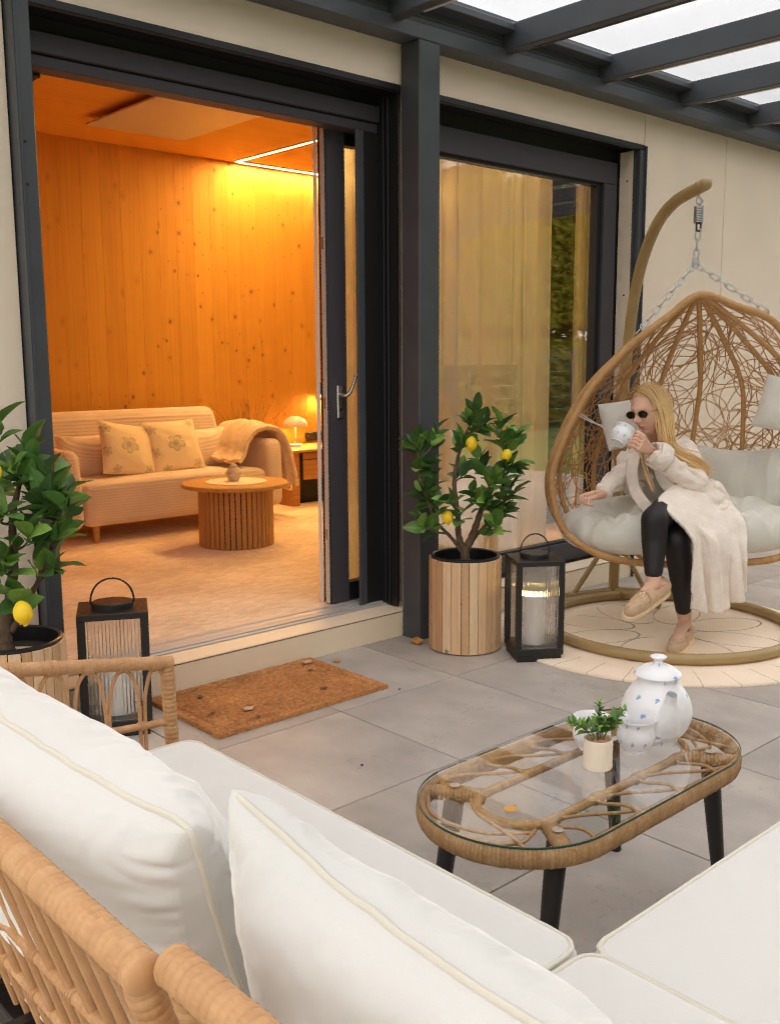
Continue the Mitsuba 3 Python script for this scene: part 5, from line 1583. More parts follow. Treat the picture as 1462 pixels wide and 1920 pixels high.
# ------------------------------------------------------------------ corner sofa of rattan
gs = thing('corner_sofa', 'rattan corner sofa with a black frame in the foreground', 'sofa')
def cane(name, path, r, seed=0, groove=0.06, pitch=0.012, label=None, sides=14, parent=gs):
    m, uv = wrapped(path, r, pitch, sides, seed=seed, groove=groove)
    return obj(name, m, M['cane'], parent, smooth=True, uv=uv, label=label)
BX = -2.395
# back of the left section
cane('back_rail', [[BX, -0.72, 0.715], [BX, -1.905, 0.715]], 0.0205, 1, 0.05)
cane('back_rail', [[BX + 0.022, -1.925, 0.722], [BX + 0.022, -2.72, 0.722]], 0.0205, 2, 0.05)
cane('back_post', [[BX, -1.893, 0.715], [BX + 0.30 * 0.46, -1.895, 0.25], [BX + 0.15, -1.895, 0.02]], 0.0190, 3)
cane('back_post', [[BX + 0.022, -1.945, 0.72], [BX + 0.022 + 0.30 * 0.46, -1.945, 0.25], [BX + 0.17, -1.945, 0.02]], 0.0190, 4)
cane('back_post', [[BX, -0.735, 0.715], [BX, -0.735, 0.02]], 0.0190, 5)
cane('back_post', [[BX + 0.022, -2.70, 0.72], [BX + 0.03, -2.70, 0.02]], 0.0190, 6)
lean = lambda z, xo=0.0: BX + xo + 0.30 * (0.715 - z)      # the back leans outwards to the top
for z in (0.500, 0.368):
    cane('cross_rail', [[lean(z) + 0.004, -0.74, z], [lean(z) + 0.004, -1.89, z]], 0.0100, 7, 0.12, 0.014, sides=10)
    cane('cross_rail', [[lean(z) + 0.026, -1.95, z], [lean(z) + 0.026, -2.70, z]], 0.0100, 8, 0.12, 0.014, sides=10)
for (y0, y1, xo) in ((-0.80, -1.87, 0.0), (-1.97, -2.68, 0.022)):
    n = int(abs(y1 - y0) / 0.056)
    for i in range(n + 1):
        y = y0 + (y1 - y0) * i / n
        m, uv = tube(catmull([[lean(0.70, xo), y, 0.70], [lean(0.46, xo) + 0.004, y + 0.004 * math.sin(i), 0.46], [lean(0.25, xo), y, 0.25]], 6), 0.0060, 9, want_uv=True, rand=i * 0.3)
        obj('spindle', m, M['cane'], gs, smooth=True, uv=uv * [0.05, 1])
    for i in range(0, n, 2):
        y = y0 + (y1 - y0) * i / n
        for z in (0.500, 0.368):
            m, uv = wrapped([[lean(z, xo) + 0.0045, y - 0.010, z], [lean(z, xo) + 0.0045, y + 0.010, z]], 0.0130, 0.006, 10, seed=i)
            obj('binding', m, M['cane'], gs, smooth=True, uv=uv)
obj('seat_frame', cat([box(-2.272, -2.236, -2.70, -0.73, 0.200, 0.236, 0.003), box(-1.72, -1.68, -1.87, -0.73, 0.235, 0.275, 0.003), box(-2.33, -1.72, -0.77, -0.73, 0.235, 0.275, 0.003), box(-1.68, -0.2, -1.93, -1.89, 0.235, 0.275, 0.003), box(-2.33, -0.2, -2.70, -2.66, 0.235, 0.275, 0.003), box(-0.24, -0.2, -2.66, -1.93, 0.235, 0.275, 0.003)]), M['black_metal'], gs)
for i, y in enumerate(np.arange(-2.6, -0.8, 0.12)):
    obj('seat_bar', box(-2.33, -1.72, y, y + 0.02, 0.255, 0.270), M['black_metal'], gs)
for e, r in (([BX, -1.905, 0.715], 0.0205), ([BX + 0.022, -1.925, 0.722], 0.0205), ([BX, -0.72, 0.715], 0.0205), ([BX + 0.022, -2.72, 0.722], 0.0205)):
    kn_ = trimesh.creation.icosphere(2, r * 1.02)
    kn_.apply_scale([1.0, 0.55, 1.0])
    kn_.apply_translation(e)
    obj('end_knob', kn_, M['cane'], gs, smooth=True, uv=np.c_[np.array(kn_.vertices)[:, 0], np.array(kn_.vertices)[:, 2]])
    for w_ in (-0.008, 0.004):
        obj('end_strip', box(e[0] + w_ - 0.004, e[0] + w_ + 0.004, e[1] - r * 0.60, e[1] + r * 0.60, e[2] - r * 0.9, e[2] + r * 0.9, 0.001), M['cane'], gs, uv=None) if False else None
# arm at the far end
AY = -0.69
ax0, az0, ax1, az1 = -2.395, 0.715, -1.682, 0.576
cane('arm_rail', [[ax0, AY, az0 - 0.01], [-2.05, AY, 0.640], [ax1 + 0.012, AY, az1]], 0.0155, 21, 0.05, 0.009)
cane('arm_post', [[ax1, AY, az1 + 0.004], [ax1 + 0.008, AY, 0.30], [ax1 + 0.015, AY, 0.0]], 0.0165, 22, 0.07, 0.011)
lo = lambda x: 0.435 + (ax1 - x) * 0.09
cane('arm_cross_rail', [[-2.38, AY, lo(-2.38)], [ax1, AY, lo(ax1)]], 0.0090, 23, 0.10, 0.012, sides=10)
tops = [-2.285, -2.203, -2.121, -2.039, -1.957, -1.875, -1.793, -1.713]
topz = lambda x: np.interp(x, [-2.395, -2.05, -1.682], [0.705, 0.640, 0.576]) - 0.0145
for i, x in enumerate(tops):
    w = 0.0375 if i < len(tops) - 1 else 0.030
    b = lambda s: [[x + s * w, AY, 0.29], [x + s * w, AY, lo(x)], [x + s * w * 0.96, AY, 0.50], [x + s * w * 0.72, AY, topz(x) - 0.03]]
    pth = catmull(b(-1) + [[x - 0.012, AY, topz(x) - 0.003], [x, AY, topz(x)], [x + 0.012, AY, topz(x) - 0.003]] + b(1)[::-1], 6)
    m, uv = tube(pth, 0.0046, 8, want_uv=True, rand=i * 0.41)
    obj('arch', m, M['cane'], gs, smooth=True, uv=uv * [0.08, 1])
    m, uv = wrapped([[x - 0.012, AY, topz(x) + 0.016], [x + 0.012, AY, topz(x) + 0.016 - 0.003]], 0.0178, 0.006, 12, seed=60 + i, groove=0.05)
    obj('binding', m, M['cane'], gs, smooth=True, uv=uv)
    if i < len(tops) - 1:
        xm = x + 0.041
        m, uv = wrapped([[xm - 0.008, AY, lo(xm)], [xm + 0.008, AY, lo(xm)]], 0.0120, 0.005, 10, seed=80 + i, groove=0.08)
        obj('binding', m, M['cane'], gs, smooth=True, uv=uv)

for lab, b_, sd in (('long white seat cushion of the left sofa section', (-2.26, -1.668, -1.862, -0.765), 1), ('square white seat cushion in the sofa corner', (-2.26, -1.668, -2.57, -1.880), 2), ('white seat cushion of the right sofa section', (-1.666, -0.55, -2.57, -1.880), 3)):
    m, up, lo_ = slab_cushion(b_[0], b_[1], b_[2], b_[3], 0.285, 0.412, corner=0.032, seed=sd)
    t = thing('seat_pad', lab, 'cushion', 'white seat cushions of the corner sofa')
    obj('cover', m, M['white_cloth'], t, smooth=60)
    obj('piping', tube(resample(up, 0.012, True), 0.0042, 7, closed=True), M['piping'], t, smooth=True)
    obj('piping', tube(resample(lo_, 0.012, True), 0.0042, 7, closed=True), M['piping'], t, smooth=True)
def back_pillow(lab, c, X, Y, w, h, tck, seed, sag=0.03, wr=0.028):
    m, uv, lp_ = pillow(w, h, tck, 96, sag=sag, seed=seed, wr=wr, power=0.42, pinch=0.03)
    t = thing('back_pillow', lab, 'pillow', 'white back pillows of the corner sofa')
    Fm = frame(c, X, Y)
    obj('cover', put(m, Fm), M['white_cloth'], t, smooth=True)
    l4 = np.c_[lp_, np.ones(len(lp_))] @ Fm.T
    q = resample(l4[:, :3], 0.012, True)
    for _ in range(3):
        q = 0.25 * np.roll(q, 1, 0) + 0.5 * q + 0.25 * np.roll(q, -1, 0)
    q = q + 0.003 * (meshkit.noise(q * 30, seed)[:, None] - 0.5)
    obj('piping', tube(q, 0.0043, 8, closed=True), M['piping'], t, smooth=True)
    return t, Fm
back_pillow('big white back pillow leaning on the left rattan back, further of two', (-2.222, -1.295, 0.575), (0, 1, 0.0), (-0.28, 0, 1), 1.02, 0.43, 0.26, 51, wr=0.036)
t2, F2 = back_pillow('big white back pillow in the sofa corner, nearest the camera', (-2.185, -2.070, 0.592), (0.0, 1, 0.085), (-0.24, 0, 1), 0.55, 0.41, 0.18, 52, wr=0.032)
back_pillow('white back pillow at the lower right picture edge', (-1.18, -2.52, 0.56), (1, 0, 0), (0, -0.2, 1), 0.66, 0.38, 0.22, 53)
# ------------------------------------------------------------------ the woman in the hanging chair (chair frame coordinates, turned into the world by W)
import manifold3d as m3
wo = thing('person', 'blonde woman in sunglasses and a long pale coat sipping from a cup', 'person')
HD = np.array([-0.196, 0.105, 1.045])       # middle of the head
FD = np.array([-0.83, 0.55, -0.20])         # where she looks
FD /= np.linalg.norm(FD)
UPV = np.array([-0.10, -0.05, 1.0])
SD = np.cross(UPV, FD)
SD /= np.linalg.norm(SD)                     # points to her side away from the picture's left... checked below
UPV = np.cross(FD, SD)
# SD x: make it point towards the viewer's right (increasing u)
if SD[0] < 0:
    SD = -SD
def H(s, f, z):
    s, f, z = np.broadcast_arrays(np.asarray(s, float), np.asarray(f, float), np.asarray(z, float))
    return HD + s[..., None] * SD + f[..., None] * FD + z[..., None] * UPV


ico = trimesh.creation.icosphere(6, 1.0)
d = np.array(ico.vertices)
x, y, z = d.T
head = np.c_[0.071 * x, 0.090 * y, 0.112 * z]
low = np.clip(-z, 0, 1)
fr = np.clip(y, 0, 1)
head[:, 0] *= 1 - 0.34 * low ** 1.5
head[:, 1] *= 1 - 0.20 * low * (y < 0) - 0.02 * low
X, Z = head[:, 0], head[:, 2]
g = lambda cx, cz, sx, sz: np.exp(-((X - cx) / sx) ** 2 - ((Z - cz) / sz) ** 2) * (y > 0)
head[:, 1] += 0.022 * g(0, -0.030, 0.0095, 0.013) + 0.013 * g(0, -0.012, 0.0075, 0.024) + 0.007 * g(0, 0.020, 0.045, 0.013)
head[:, 1] -= 0.009 * (g(0.030, -0.002, 0.016, 0.012) + g(-0.030, -0.002, 0.016, 0.012))
head[:, 1] += 0.006 * (g(0.036, -0.030, 0.020, 0.020) + g(-0.036, -0.030, 0.020, 0.020))
head[:, 1] += 0.009 * g(0, -0.058, 0.019, 0.006) + 0.010 * g(0, -0.069, 0.016, 0.0065) - 0.004 * g(0, -0.063, 0.020, 0.0022) - 0.003 * g(0, -0.080, 0.02, 0.006)
head[:, 1] += 0.014 * g(0, -0.098, 0.020, 0.014)
head[:, 1] += 0.004 * (g(0.010, -0.037, 0.005, 0.005) + g(-0.010, -0.037, 0.005, 0.005))
headm = trimesh.Trimesh(H(head[:, 0], head[:, 1], head[:, 2]), ico.faces, process=False)
sph = lambda p, r: m3.Manifold.sphere(r, 24).translate([float(v) for v in p])
def chainh(*pr_):
    return hull_chain([p for p, _ in pr_], [r for _, r in pr_])


J = dict(neck=(-0.150, 0.055, 0.930), neck0=(-0.125, 0.02, 0.855), chest=(-0.115, 0.00, 0.775), waist=(-0.03, -0.06, 0.655), hip=(0.03, -0.07, 0.585),
         shL=(-0.005, 0.035, 0.855), shR=(-0.255, 0.03, 0.820), elL=(-0.005, 0.165, 0.722), wrL=(-0.210, 0.185, 0.868), elR=(-0.325, 0.04, 0.715), wrR=(-0.415, 0.145, 0.672),
         hpL=(0.09, 0.02, 0.590), hpR=(-0.02, 0.03, 0.60), knL=(-0.147, 0.36, 0.505), knR=(-0.262, 0.41, 0.600), anL=(-0.062, 0.275, 0.120), anR=(-0.272, 0.455, 0.335),
         hdL=(-0.285, 0.275, 0.902), hdR=(-0.455, 0.178, 0.667))
J = {k: np.array(v) for k, v in J.items()}
# hands
def hand(wr, kn_c, across, tips, r, thumb):
    """palm from the wrist to a row of knuckles, four fingers of three bones, a thumb"""
    out = []
    n = 4
    kn = [kn_c + across * (i - 1.5) * 0.0175 for i in range(n)]
    out.append(m3.Manifold.batch_hull([sph(wr, 0.021)] + [sph(k_, r * 1.15) for k_ in kn]))
    for i, (k_, t_) in enumerate(zip(kn, tips)):
        pts = [k_] + [np.array(q) for q in t_]
        rr = [r * 1.05, r, r * 0.92, r * 0.8][:len(pts)]
        s = (0.94, 1.0, 0.97, 0.85)[i]
        out.append(hull_chain(pts, [a * s for a in rr]))
    out.append(hull_chain([np.array(q) for q in thumb], [r * 1.25, r * 1.1, r * 0.95]))
    return out
cupc = np.array([-0.364, 0.248, 0.940])
cax = np.array([0.55, -0.36, 0.75])
cax /= np.linalg.norm(cax)
hdl = np.array([0.80, 0.30, -0.45])
hdl -= cax * (hdl @ cax)
hdl /= np.linalg.norm(hdl)                   # side of the cup that carries the handle
grip = cupc + hdl * 0.066 - cax * 0.0
side = np.cross(cax, hdl)
acr = cax * -1.0
kn = grip + hdl * 0.022 + side * 0.010
if (side @ np.array([0, 1, 0])) < 0:
    side = -side
    kn = grip + hdl * 0.022 + side * 0.010
tipsL = []
for i in range(4):
    k_ = kn + acr * (i - 1.5) * 0.0175
    a = k_ - hdl * 0.026 + side * 0.016 + acr * 0.002
    b = a - hdl * 0.016 - side * 0.020
    c_ = b + hdl * 0.010 - side * 0.016
    tipsL.append((a, b, c_))
thumb = (J['wrL'] + (kn - J['wrL']) * 0.45 - acr * 0.020, kn - acr * 0.042 - hdl * 0.006, kn - acr * 0.046 - hdl * 0.036)
handL = hand(J['wrL'], kn, acr, tipsL, 0.0092, thumb)
knR_ = J['hdR'] + np.array([-0.028, 0.022, 0.006])
acrR = np.array([-0.35, -0.80, 0.10])
acrR /= np.linalg.norm(acrR)
tipsR = []
for i in range(4):
    k_ = knR_ + acrR * (i - 1.5) * -0.0175
    a = k_ + np.array([-0.023, 0.006, -0.006])
    b = a + np.array([-0.002, 0.004, -0.021])
    c_ = b + np.array([0.018, -0.004, -0.003])
    tipsR.append((a, b, c_))
handR = hand(J['wrR'], knR_, -acrR, tipsR, 0.0092, (J['wrR'] + np.array([-0.02, 0.022, 0.012]), J['hdR'] + np.array([-0.016, 0.032, 0.022]), J['hdR'] + np.array([-0.046, 0.034, 0.014])))

toeL, heelL = np.array([-0.165, 0.425, 0.032]), np.array([-0.035, 0.235, 0.040])
toeR, heelR = np.array([-0.400, 0.560, 0.243]), np.array([-0.222, 0.425, 0.300])
body = [chainh((J['neck'] + [0.004, -0.01, 0.03], 0.043), (J['neck0'], 0.042), (J['chest'], 0.085), (J['waist'], 0.088), (J['hip'], 0.098)),
        chainh((J['shL'], 0.036), (J['elL'], 0.032), (J['wrL'], 0.0225)), chainh((J['shR'] + [0.012, -0.005, -0.012], 0.032), (J['elR'], 0.030), (J['wrR'], 0.0225)),
        chainh((J['shL'] + [-0.012, -0.005, -0.012], 0.034), (J['neck0'], 0.036), (J['shR'] + [0.012, -0.005, -0.012], 0.030)),
        chainh((J['hpL'], 0.078), (J['knL'], 0.050), (J['knL'] * 0.7 + J['anL'] * 0.3 + [0.01, -0.012, 0], 0.050), (J['anL'], 0.029)),
        chainh((J['hpR'], 0.078), (J['knR'], 0.050), (J['knR'] * 0.68 + J['anR'] * 0.32 + [0.008, -0.02, 0], 0.050), (J['anR'], 0.029)),
        chainh((J['anL'], 0.029), (heelL + [0, 0, 0.022], 0.029)), chainh((J['anL'], 0.028), (toeL + [0, 0, 0.008], 0.022)),
        chainh((J['anR'], 0.029), (heelR + [0, 0, 0.012], 0.029)), chainh((J['anR'], 0.028), (toeR + [0, 0, 0.004], 0.022))]
hm = headm.copy()
hm.merge_vertices()
tri = hm.faces if hm.volume > 0 else hm.faces[:, ::-1]
hmf = m3.Manifold(m3.Mesh(np.asarray(hm.vertices, np.float32), np.asarray(tri, np.uint32)))
rough = organic(body + handL + handR, 0.010, 6)
bt = m3.Manifold(m3.Mesh(np.asarray(rough.vertices, np.float32), np.asarray(rough.faces, np.uint32)))
bm = (bt + hmf).to_mesh()
obj('body', wmesh(trimesh.Trimesh(bm.vert_properties[:, :3], bm.tri_verts, process=False)), M['skin'], wo, smooth=True)
ml = np.array([[0.0185 * math.cos(a), 0.0, 0.0052 * math.sin(a)] for a in np.linspace(0, 2 * np.pi, 20, endpoint=False)])
def face_y(sx, zz):
    """front of the face at (sx, zz)"""
    m_ = (head[:, 1] > 0)
    dd = (head[m_, 0] - sx) ** 2 + (head[m_, 2] - zz) ** 2
    return head[m_, 1][np.argmin(dd)]
lipP = np.zeros((14, 7, 3))
for i, a in enumerate(np.linspace(-1, 1, 14)):
    for j, b in enumerate(np.linspace(-1, 1, 7)):
        sx, zz = 0.018 * a, -0.0635 + 0.009 * b * (1 - a * a) ** 0.6
        lipP[i, j] = H(sx, face_y(sx, zz) + 0.0008, zz)
m, _ = grid_mesh(lipP)
obj('lips', wmesh(m), M['lips'], wo, smooth=True)

# leggings
lg = organic([chainh((J['hpL'], 0.086), (J['knL'], 0.056), (J['knL'] * 0.7 + J['anL'] * 0.3 + [0.01, -0.012, 0], 0.055), (J['anL'] + (J['knL'] - J['anL']) * 0.17, 0.036)),
              chainh((J['hpR'], 0.086), (J['knR'], 0.056), (J['knR'] * 0.68 + J['anR'] * 0.32 + [0.008, -0.02, 0], 0.054), (J['anR'] + (J['knR'] - J['anR']) * 0.20, 0.038)),
              chainh((J['hpL'], 0.09), (J['hpR'], 0.09))], 0.012, 8)
obj('leggings', wmesh(lg), M['leggings'], wo, smooth=True)

# loafers
def loafer(toe, heel, upv):
    ax = toe - heel
    L = np.linalg.norm(ax)
    ax = ax / L
    up = np.array(upv, float)
    up -= ax * (up @ ax)
    up /= np.linalg.norm(up)
    sd = np.cross(up, ax)
    mid = lambda a, b, s=0.0: heel + ax * L * a + up * b + sd * s
    shell = m3.Manifold.batch_hull([sph(mid(0.0, 0.022), 0.034), sph(mid(0.35, 0.020), 0.034), sph(mid(0.75, 0.014), 0.037), sph(mid(1.0, 0.008), 0.028), sph(mid(0.30, 0.034), 0.026)])
    hole = m3.Manifold.batch_hull([sph(mid(0.02, 0.058), 0.030), sph(mid(0.26, 0.066), 0.034), sph(mid(0.40, 0.085), 0.030)])
    cut = m3.Manifold.batch_hull([sph(mid(a, -0.06 - 0.016, s), 0.06) for a in (-0.4, 1.5) for s in (-0.05, 0.05)])
    u_ = (shell - hole - cut).refine_to_length(0.008)
    k = obj('loafer', wmesh(trimesh.Trimesh(u_.to_mesh().vert_properties[:, :3], u_.to_mesh().tri_verts, process=True)), M['suede'], wo, smooth=50)
    so_ = m3.Manifold.batch_hull([sph(mid(-0.02, -0.014), 0.034), sph(mid(0.4, -0.014), 0.033), sph(mid(0.78, -0.014), 0.038), sph(mid(1.03, -0.014), 0.029)])
    c1_ = m3.Manifold.batch_hull([sph(mid(a, 0.060 - 0.006, s), 0.060) for a in (-0.6, 1.7) for s in (-0.08, 0.08)])
    c2_ = m3.Manifold.batch_hull([sph(mid(a, -0.084, s), 0.060) for a in (-0.6, 1.7) for s in (-0.08, 0.08)])
    s_ = (so_ - c1_ - c2_).refine_to_length(0.012)
    obj('sole', wmesh(trimesh.Trimesh(s_.to_mesh().vert_properties[:, :3], s_.to_mesh().tri_verts, process=True)), M['sole'], k, smooth=35)
    st_ = catmull([mid(0.62, 0.018, -0.037), mid(0.60, 0.040, -0.026), mid(0.585, 0.052, 0), mid(0.60, 0.040, 0.026), mid(0.62, 0.018, 0.037)], 6)
    obj('strap', wmesh(tube(st_, 0.0075, 8, flat=(0.35, 1.3))), M['suede'], k, smooth=True)
    obj('seam', wmesh(tube(catmull([mid(0.66, 0.030, -0.033), mid(0.88, 0.034, -0.024), mid(1.06, 0.026, 0), mid(0.88, 0.034, 0.024), mid(0.66, 0.030, 0.033)], 6), 0.0028, 6)), M['suede'], k, smooth=True)
    obj('tassel', wmesh(cat([tube([mid(0.60, 0.058, 0.0), mid(0.74, 0.054, s)], [0.0022, 0.0032], 6) for s in (-0.008, 0.008)])), M['sole'], k, smooth=True)
loafer(toeL, heelL, (0, 0, 1))
loafer(toeR, heelR, (0.28, 0.12, 1))

# coat: bodice with sleeves, open down the front over a grey sweater
sw = organic([chainh((J['neck0'] + [0, 0.01, -0.01], 0.058), (J['chest'] + [0, 0.015, 0], 0.100), (J['waist'] + [-0.04, 0.06, 0.02], 0.105))], 0.015, 6)
obj('sweater', wmesh(sw), M['sweater'], wo, smooth=True)
coat = m3.Manifold.batch_boolean([
    chainh((J['neck0'] + [0.01, -0.01, -0.02], 0.066), (J['chest'], 0.110), (J['waist'], 0.112), (J['hip'] + [0.02, 0, 0], 0.128)),
    chainh((J['shL'] + [0, 0, -0.008], 0.058), (J['elL'] * 0.5 + J['shL'] * 0.5, 0.061), (J['elL'], 0.062)),
    chainh((J['elL'], 0.061), (J['elL'] * 0.4 + J['wrL'] * 0.6, 0.056), (J['wrL'] * 0.88 + J['elL'] * 0.12, 0.055)),
    chainh((J['shR'] + [0, 0, -0.006], 0.052), (J['elR'], 0.050)), chainh((J['elR'], 0.048), (J['wrR'] * 0.7 + J['elR'] * 0.3, 0.041)),
    chainh((J['shL'], 0.056), (J['neck0'] + [0, 0, -0.02], 0.060), (J['shR'], 0.050)),
    chainh((J['waist'] + [0.02, 0, 0], 0.12), (np.array([0.10, 0.03, 0.60]), 0.12), (np.array([0.06, 0.16, 0.585]), 0.10))], m3.OpType.Add)
cut = m3.Manifold.batch_hull([sph(q, r) for q, r in (((-0.215, 0.10, 0.900), 0.028), ((-0.235, 0.17, 0.80), 0.030), ((-0.190, 0.18, 0.70), 0.040), ((-0.130, 0.20, 0.62), 0.045), ((-0.160, 0.05, 0.90), 0.035))])
tip_cut = chainh((J['wrL'], 0.040), (J['wrL'] + (J['wrL'] - J['elL']) * 0.4, 0.045))
cm = (coat - cut - tip_cut).refine_to_length(0.011)
dm = cm.to_mesh()
ctm = trimesh.Trimesh(dm.vert_properties[:, :3], dm.tri_verts, process=True)
trimesh.smoothing.filter_taubin(ctm, lamb=0.5, nu=0.52, iterations=6)
v = np.array(ctm.vertices)
nrm = np.array(ctm.vertex_normals)
dl = np.clip(1 - np.abs((v - J['elL']) @ ((J['wrL'] - J['elL']) / np.linalg.norm(J['wrL'] - J['elL']))) / 0.25, 0, 1)
v += nrm * (0.026 * (meshkit.fbm(v * [9, 9, 14], 3, 3) - 0.5) + 0.010 * (meshkit.fbm(v * [26, 26, 26], 2, 9) - 0.5) - 0.015 * np.exp(-((meshkit.noise(v * [7, 7, 12], 5) - 0.5) / 0.05) ** 2))[:, None]
ctm.vertices = v
ck = obj('coat', wmesh(ctm), M['coat'], wo, smooth=True, label='long pale beige woollen coat')
# turned cuff
ad = (J['wrL'] - J['elL']) / np.linalg.norm(J['wrL'] - J['elL'])
c0 = J['wrL'] * 0.80 + J['elL'] * 0.20
e1 = np.cross(ad, [0, 0, 1.0])
e1 /= np.linalg.norm(e1)
e2 = np.cross(ad, e1)
n, k = 40, 9
P = np.zeros((n, k, 3))
for i in range(n):
    a = 2 * np.pi * i / n
    for j in range(k):
        s = j / (k - 1)
        b = 2 * np.pi * s
        r = 0.057 + 0.0080 * math.cos(b) + 0.004 * math.sin(3 * a)
        P[i, j] = c0 + ad * (0.034 * math.sin(b) + 0.003 * math.sin(5 * a)) + r * (1.12 * math.cos(a) * e1 + 0.98 * math.sin(a) * e2)
m, _ = grid_mesh(P, closed_u=True)
obj('cuff', wmesh(m), M['coat'], ck, smooth=True)
# collar and front edges: a soft rolled band from the neck down both sides of the opening
for nm, pts in (('lapel', [(-0.055, -0.02, 0.905), (-0.09, 0.075, 0.885), (-0.150, 0.128, 0.815), (-0.140, 0.150, 0.74), (-0.085, 0.170, 0.665)]),
                ('lapel', [(-0.170, -0.03, 0.905), (-0.225, 0.055, 0.865), (-0.268, 0.110, 0.79), (-0.262, 0.125, 0.70), (-0.225, 0.155, 0.63), (-0.17, 0.17, 0.57)])):
    obj(nm, wmesh(tube(catmull(pts, 9), 0.018, 12, flat=(0.42, 1.5))), M['coat'], ck, smooth=True)
# skirt of the coat over the lap, hanging down at the viewer's right
rows = [[(-0.075, 0.14, 0.715), (-0.03, 0.13, 0.728), (0.045, 0.10, 0.732), (0.12, 0.06, 0.722), (0.185, 0.01, 0.690), (0.235, -0.06, 0.640)],
        [(-0.195, 0.27, 0.672), (-0.13, 0.265, 0.682), (-0.04, 0.225, 0.675), (0.06, 0.17, 0.665), (0.15, 0.13, 0.640), (0.225, 0.07, 0.600)],
        [(-0.205, 0.40, 0.628), (-0.14, 0.415, 0.598), (-0.05, 0.385, 0.572), (0.048, 0.335, 0.568), (0.125, 0.295, 0.565), (0.195, 0.25, 0.545)],
        [(-0.120, 0.445, 0.525), (-0.080, 0.445, 0.512), (-0.013, 0.425, 0.495), (0.062, 0.395, 0.478), (0.120, 0.37, 0.455), (0.165, 0.335, 0.44)],
        [(-0.108, 0.452, 0.37), (-0.064, 0.455, 0.355), (0.001, 0.435, 0.346), (0.068, 0.41, 0.340), (0.120, 0.385, 0.338), (0.168, 0.345, 0.345)],
        [(-0.095, 0.455, 0.222), (-0.051, 0.462, 0.208), (0.016, 0.445, 0.202), (0.085, 0.415, 0.222), (0.135, 0.385, 0.245), (0.180, 0.345, 0.268)]]
R_ = np.array(rows)
n, k = 64, 72
tmp = np.stack([catmull(R_[i], 13) for i in range(len(R_))], 0)
tmp = np.stack([tmp[:, np.linspace(0, tmp.shape[1] - 1, k).astype(int)][:, j] for j in range(k)], 1)
full = np.stack([catmull(tmp[:, j], 12) for j in range(k)], 1)
full = full[np.linspace(0, len(full) - 1, n).astype(int)]
s = np.linspace(0, 1, n)[:, None]
t = np.linspace(0, 1, k)[None, :]
fold = (0.020 * np.sin(t * 19 + 0.8 * np.sin(s * 4)) + 0.012 * np.sin(t * 31 + 1 + s * 2)) * np.clip((s - 0.30) * 2.0, 0, 1)
fold = fold + 0.012 * np.sin(s * 15 + t * 9) * np.clip((0.5 - s) * 3, 0, 1) * np.clip(s * 6, 0, 1)
full[..., 1] += fold
full[..., 0] += 0.3 * fold
full += (0.006 * (meshkit.fbm(full.reshape(-1, 3) * 22, 3, 2) - 0.5)).reshape(n, k)[..., None]
obj('skirt', wmesh(thick(full, 0.013)), M['coat'], ck, smooth=True)
obj('belt_end', wmesh(thick(np.array([[(-0.105 + 0.022 * a + 0.006 * b, 0.215 + 0.012 * b, 0.700 - 0.052 * b) for b in np.linspace(0, 1, 6)] for a in np.linspace(-1, 1, 5)]), 0.010)), M['coat'], ck, smooth=True)

# hair: cap on the skull and long strands
hk = thing('hair', '', '') if False else None
cap_v = np.c_[0.0775 * x, 0.0965 * y, 0.1185 * z]
hairline = 0.076 + 0.055 * (np.abs(cap_v[:, 0]) / 0.075) ** 2 * -0.6
keep = ~((y > 0.30) & (cap_v[:, 2] < hairline)) & ~((y > -0.15) & (cap_v[:, 2] < -0.01 + 0.05 * np.abs(x)) )
fmask = keep[ico.faces].all(1)
hv = H(cap_v[:, 0], cap_v[:, 1] - 0.004, cap_v[:, 2])
cap_m = trimesh.Trimesh(hv, ico.faces[fmask], process=False)
caproot = np.clip((0.118 - cap_v[:, 2]) * 0.8, 0, 0.3)
capuv = np.c_[caproot + 0.02, np.arctan2(cap_v[:, 0], cap_v[:, 1] + 0.03) * 2.5]
items = [(wmesh(cap_m), capuv)]
rh = np.random.default_rng(8)
def strand(pts, r, rnd):
    p = catmull(pts, 8)
    rad = r * np.clip(np.minimum(np.linspace(0.5, 3, len(p)), np.linspace(3.2, 0.35, len(p))), 0.3, 1)
    m, uv = tube(p, rad, 6, want_uv=True, rand=rnd, flat=(1, 0.55))
    items.append((wmesh(m), uv))
for i in range(170):   # viewer's right side: from the parting over the side of the head, down, then out over the shoulder and sleeve
    a = rh.random()
    q = rh.normal(size=3) * 0.0045
    f0 = 0.060 - 0.135 * a            # along the parting, forehead to crown
    z0 = 0.108 * math.sqrt(max(0.05, 1 - (f0 / 0.098) ** 2)) + 0.008
    p = [H(0.004, f0, z0), H(0.047, f0 * 0.95 + 0.000, z0 * 0.78), H(0.073, f0 * 0.75 + 0.002, 0.025), H(0.074, f0 * 0.62 - 0.003, -0.045), H(0.070, f0 * 0.45 + 0.002, -0.115)]
    b = rh.random()
    c1_ = np.array([-0.125 + 0.05 * b, 0.120 + 0.02 * a, 0.865 - 0.02 * b])
    c2_ = np.array([-0.045 + 0.055 * b, 0.150 + 0.01 * a, 0.822 - 0.035 * (1 - b)])
    e_ = np.array([0.045 + 0.035 * b, 0.125, 0.765 + 0.02 * b - 0.03 * a])
    p = p + [c1_, c2_] + ([e_] if rh.random() < 0.75 else [])
    strand([p_ + q * (0.3 + 0.5 * j) for j, p_ in enumerate(p)], 0.0036, rh.random() * 9)
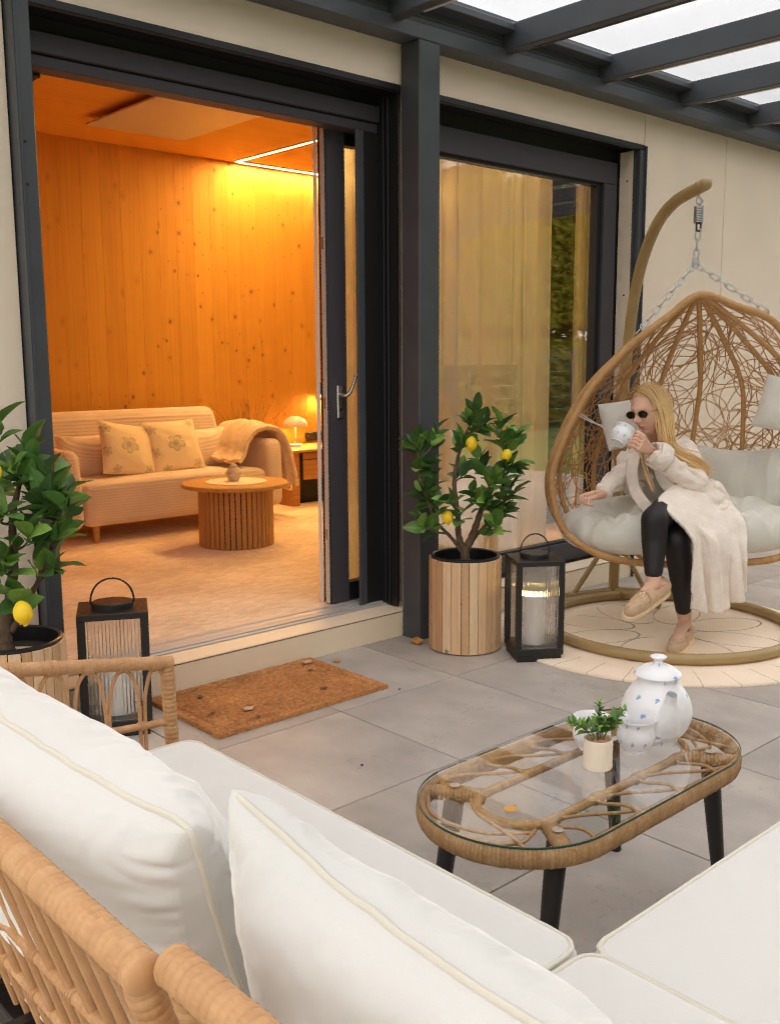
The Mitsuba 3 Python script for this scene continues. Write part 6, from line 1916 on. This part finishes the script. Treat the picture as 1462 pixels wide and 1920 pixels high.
for i in range(70):    # viewer's left side, tucked behind the far cheek
    a = rh.random()
    q = rh.normal(size=3) * 0.004
    f0 = 0.055 - 0.13 * a
    z0 = 0.108 * math.sqrt(max(0.05, 1 - (f0 / 0.098) ** 2)) + 0.008
    p = [H(-0.004, f0, z0), H(-0.046, f0 * 0.92, z0 * 0.82), H(-0.074, f0 * 0.55 - 0.02, 0.025), H(-0.072, f0 * 0.35 - 0.045, -0.05), H(-0.055, -0.055, -0.13), np.array([-0.235, 0.045, 0.835]) + q * 2]
    strand([p_ + q * (0.3 + 0.4 * j) for j, p_ in enumerate(p)], 0.0040, rh.random() * 9)
for i in range(14):    # lengths that fall inside the coat
    q = rh.normal(size=3) * 0.006
    strand([np.array(p_) + q for p_ in ((-0.215, 0.07, 0.90), (-0.225, 0.115, 0.83), (-0.215, 0.150, 0.76), (-0.19, 0.165, 0.69))], 0.004, rh.random() * 9)
m, uv = tubes_uv(items)
obj('hair', m, M['hair'], wo, smooth=True, uv=uv, label='long straight blonde hair with darker roots')

# sunglasses
gk = obj('sunglasses', wmesh(tube([H(-0.011, 0.098, 0.002), H(0.0, 0.102, 0.0045), H(0.011, 0.098, 0.002)], 0.0018, 6)), M['gold'], wo, smooth=True, label='small oval dark sunglasses with thin gold frame')
for s in (-1, 1):
    th = np.linspace(0, 2 * np.pi, 32, endpoint=False)
    rim = np.c_[s * 0.033 + 0.0235 * np.cos(th), 0.094 - 0.006 * ((0.033 + 0.0235 * np.cos(th) * s * s) / 0.05) ** 2 + 0 * th, -0.003 + 0.0165 * np.sin(th)]
    rp = H(rim[:, 0], rim[:, 1], rim[:, 2])
    obj('rim', wmesh(tube(rp, 0.0010, 6, closed=True)), M['gold'], gk, smooth=True)
    c_ = H(s * 0.033, 0.0925, -0.003)
    fan = trimesh.Trimesh(np.vstack([rp, c_]), [[i, (i + 1) % 32, 32] for i in range(32)], process=False)
    obj('lens', wmesh(fan), M['lens'], gk, smooth=True)
    obj('temple', wmesh(tube([H(s * 0.056, 0.088, 0.002), H(s * 0.073, 0.06, 0.004), H(s * 0.078, -0.01, 0.002)], 0.0015, 6)), M['gold'], gk, smooth=True)

# the cup in her hand (its own thing)
Mc = np.eye(4)
ax_, az_ = W(*hdl) - W(0, 0, 0), W(*cax) - W(0, 0, 0)
ax_ /= np.linalg.norm(ax_)
az_ /= np.linalg.norm(az_)
Mc[:3, 0], Mc[:3, 2] = ax_, az_
Mc[:3, 1] = np.cross(az_, ax_)
Mc[:3, 3] = W(*(cupc - cax * 0.041))
cup('white flower painted cup held tilted to the mouth of the woman', Mc)
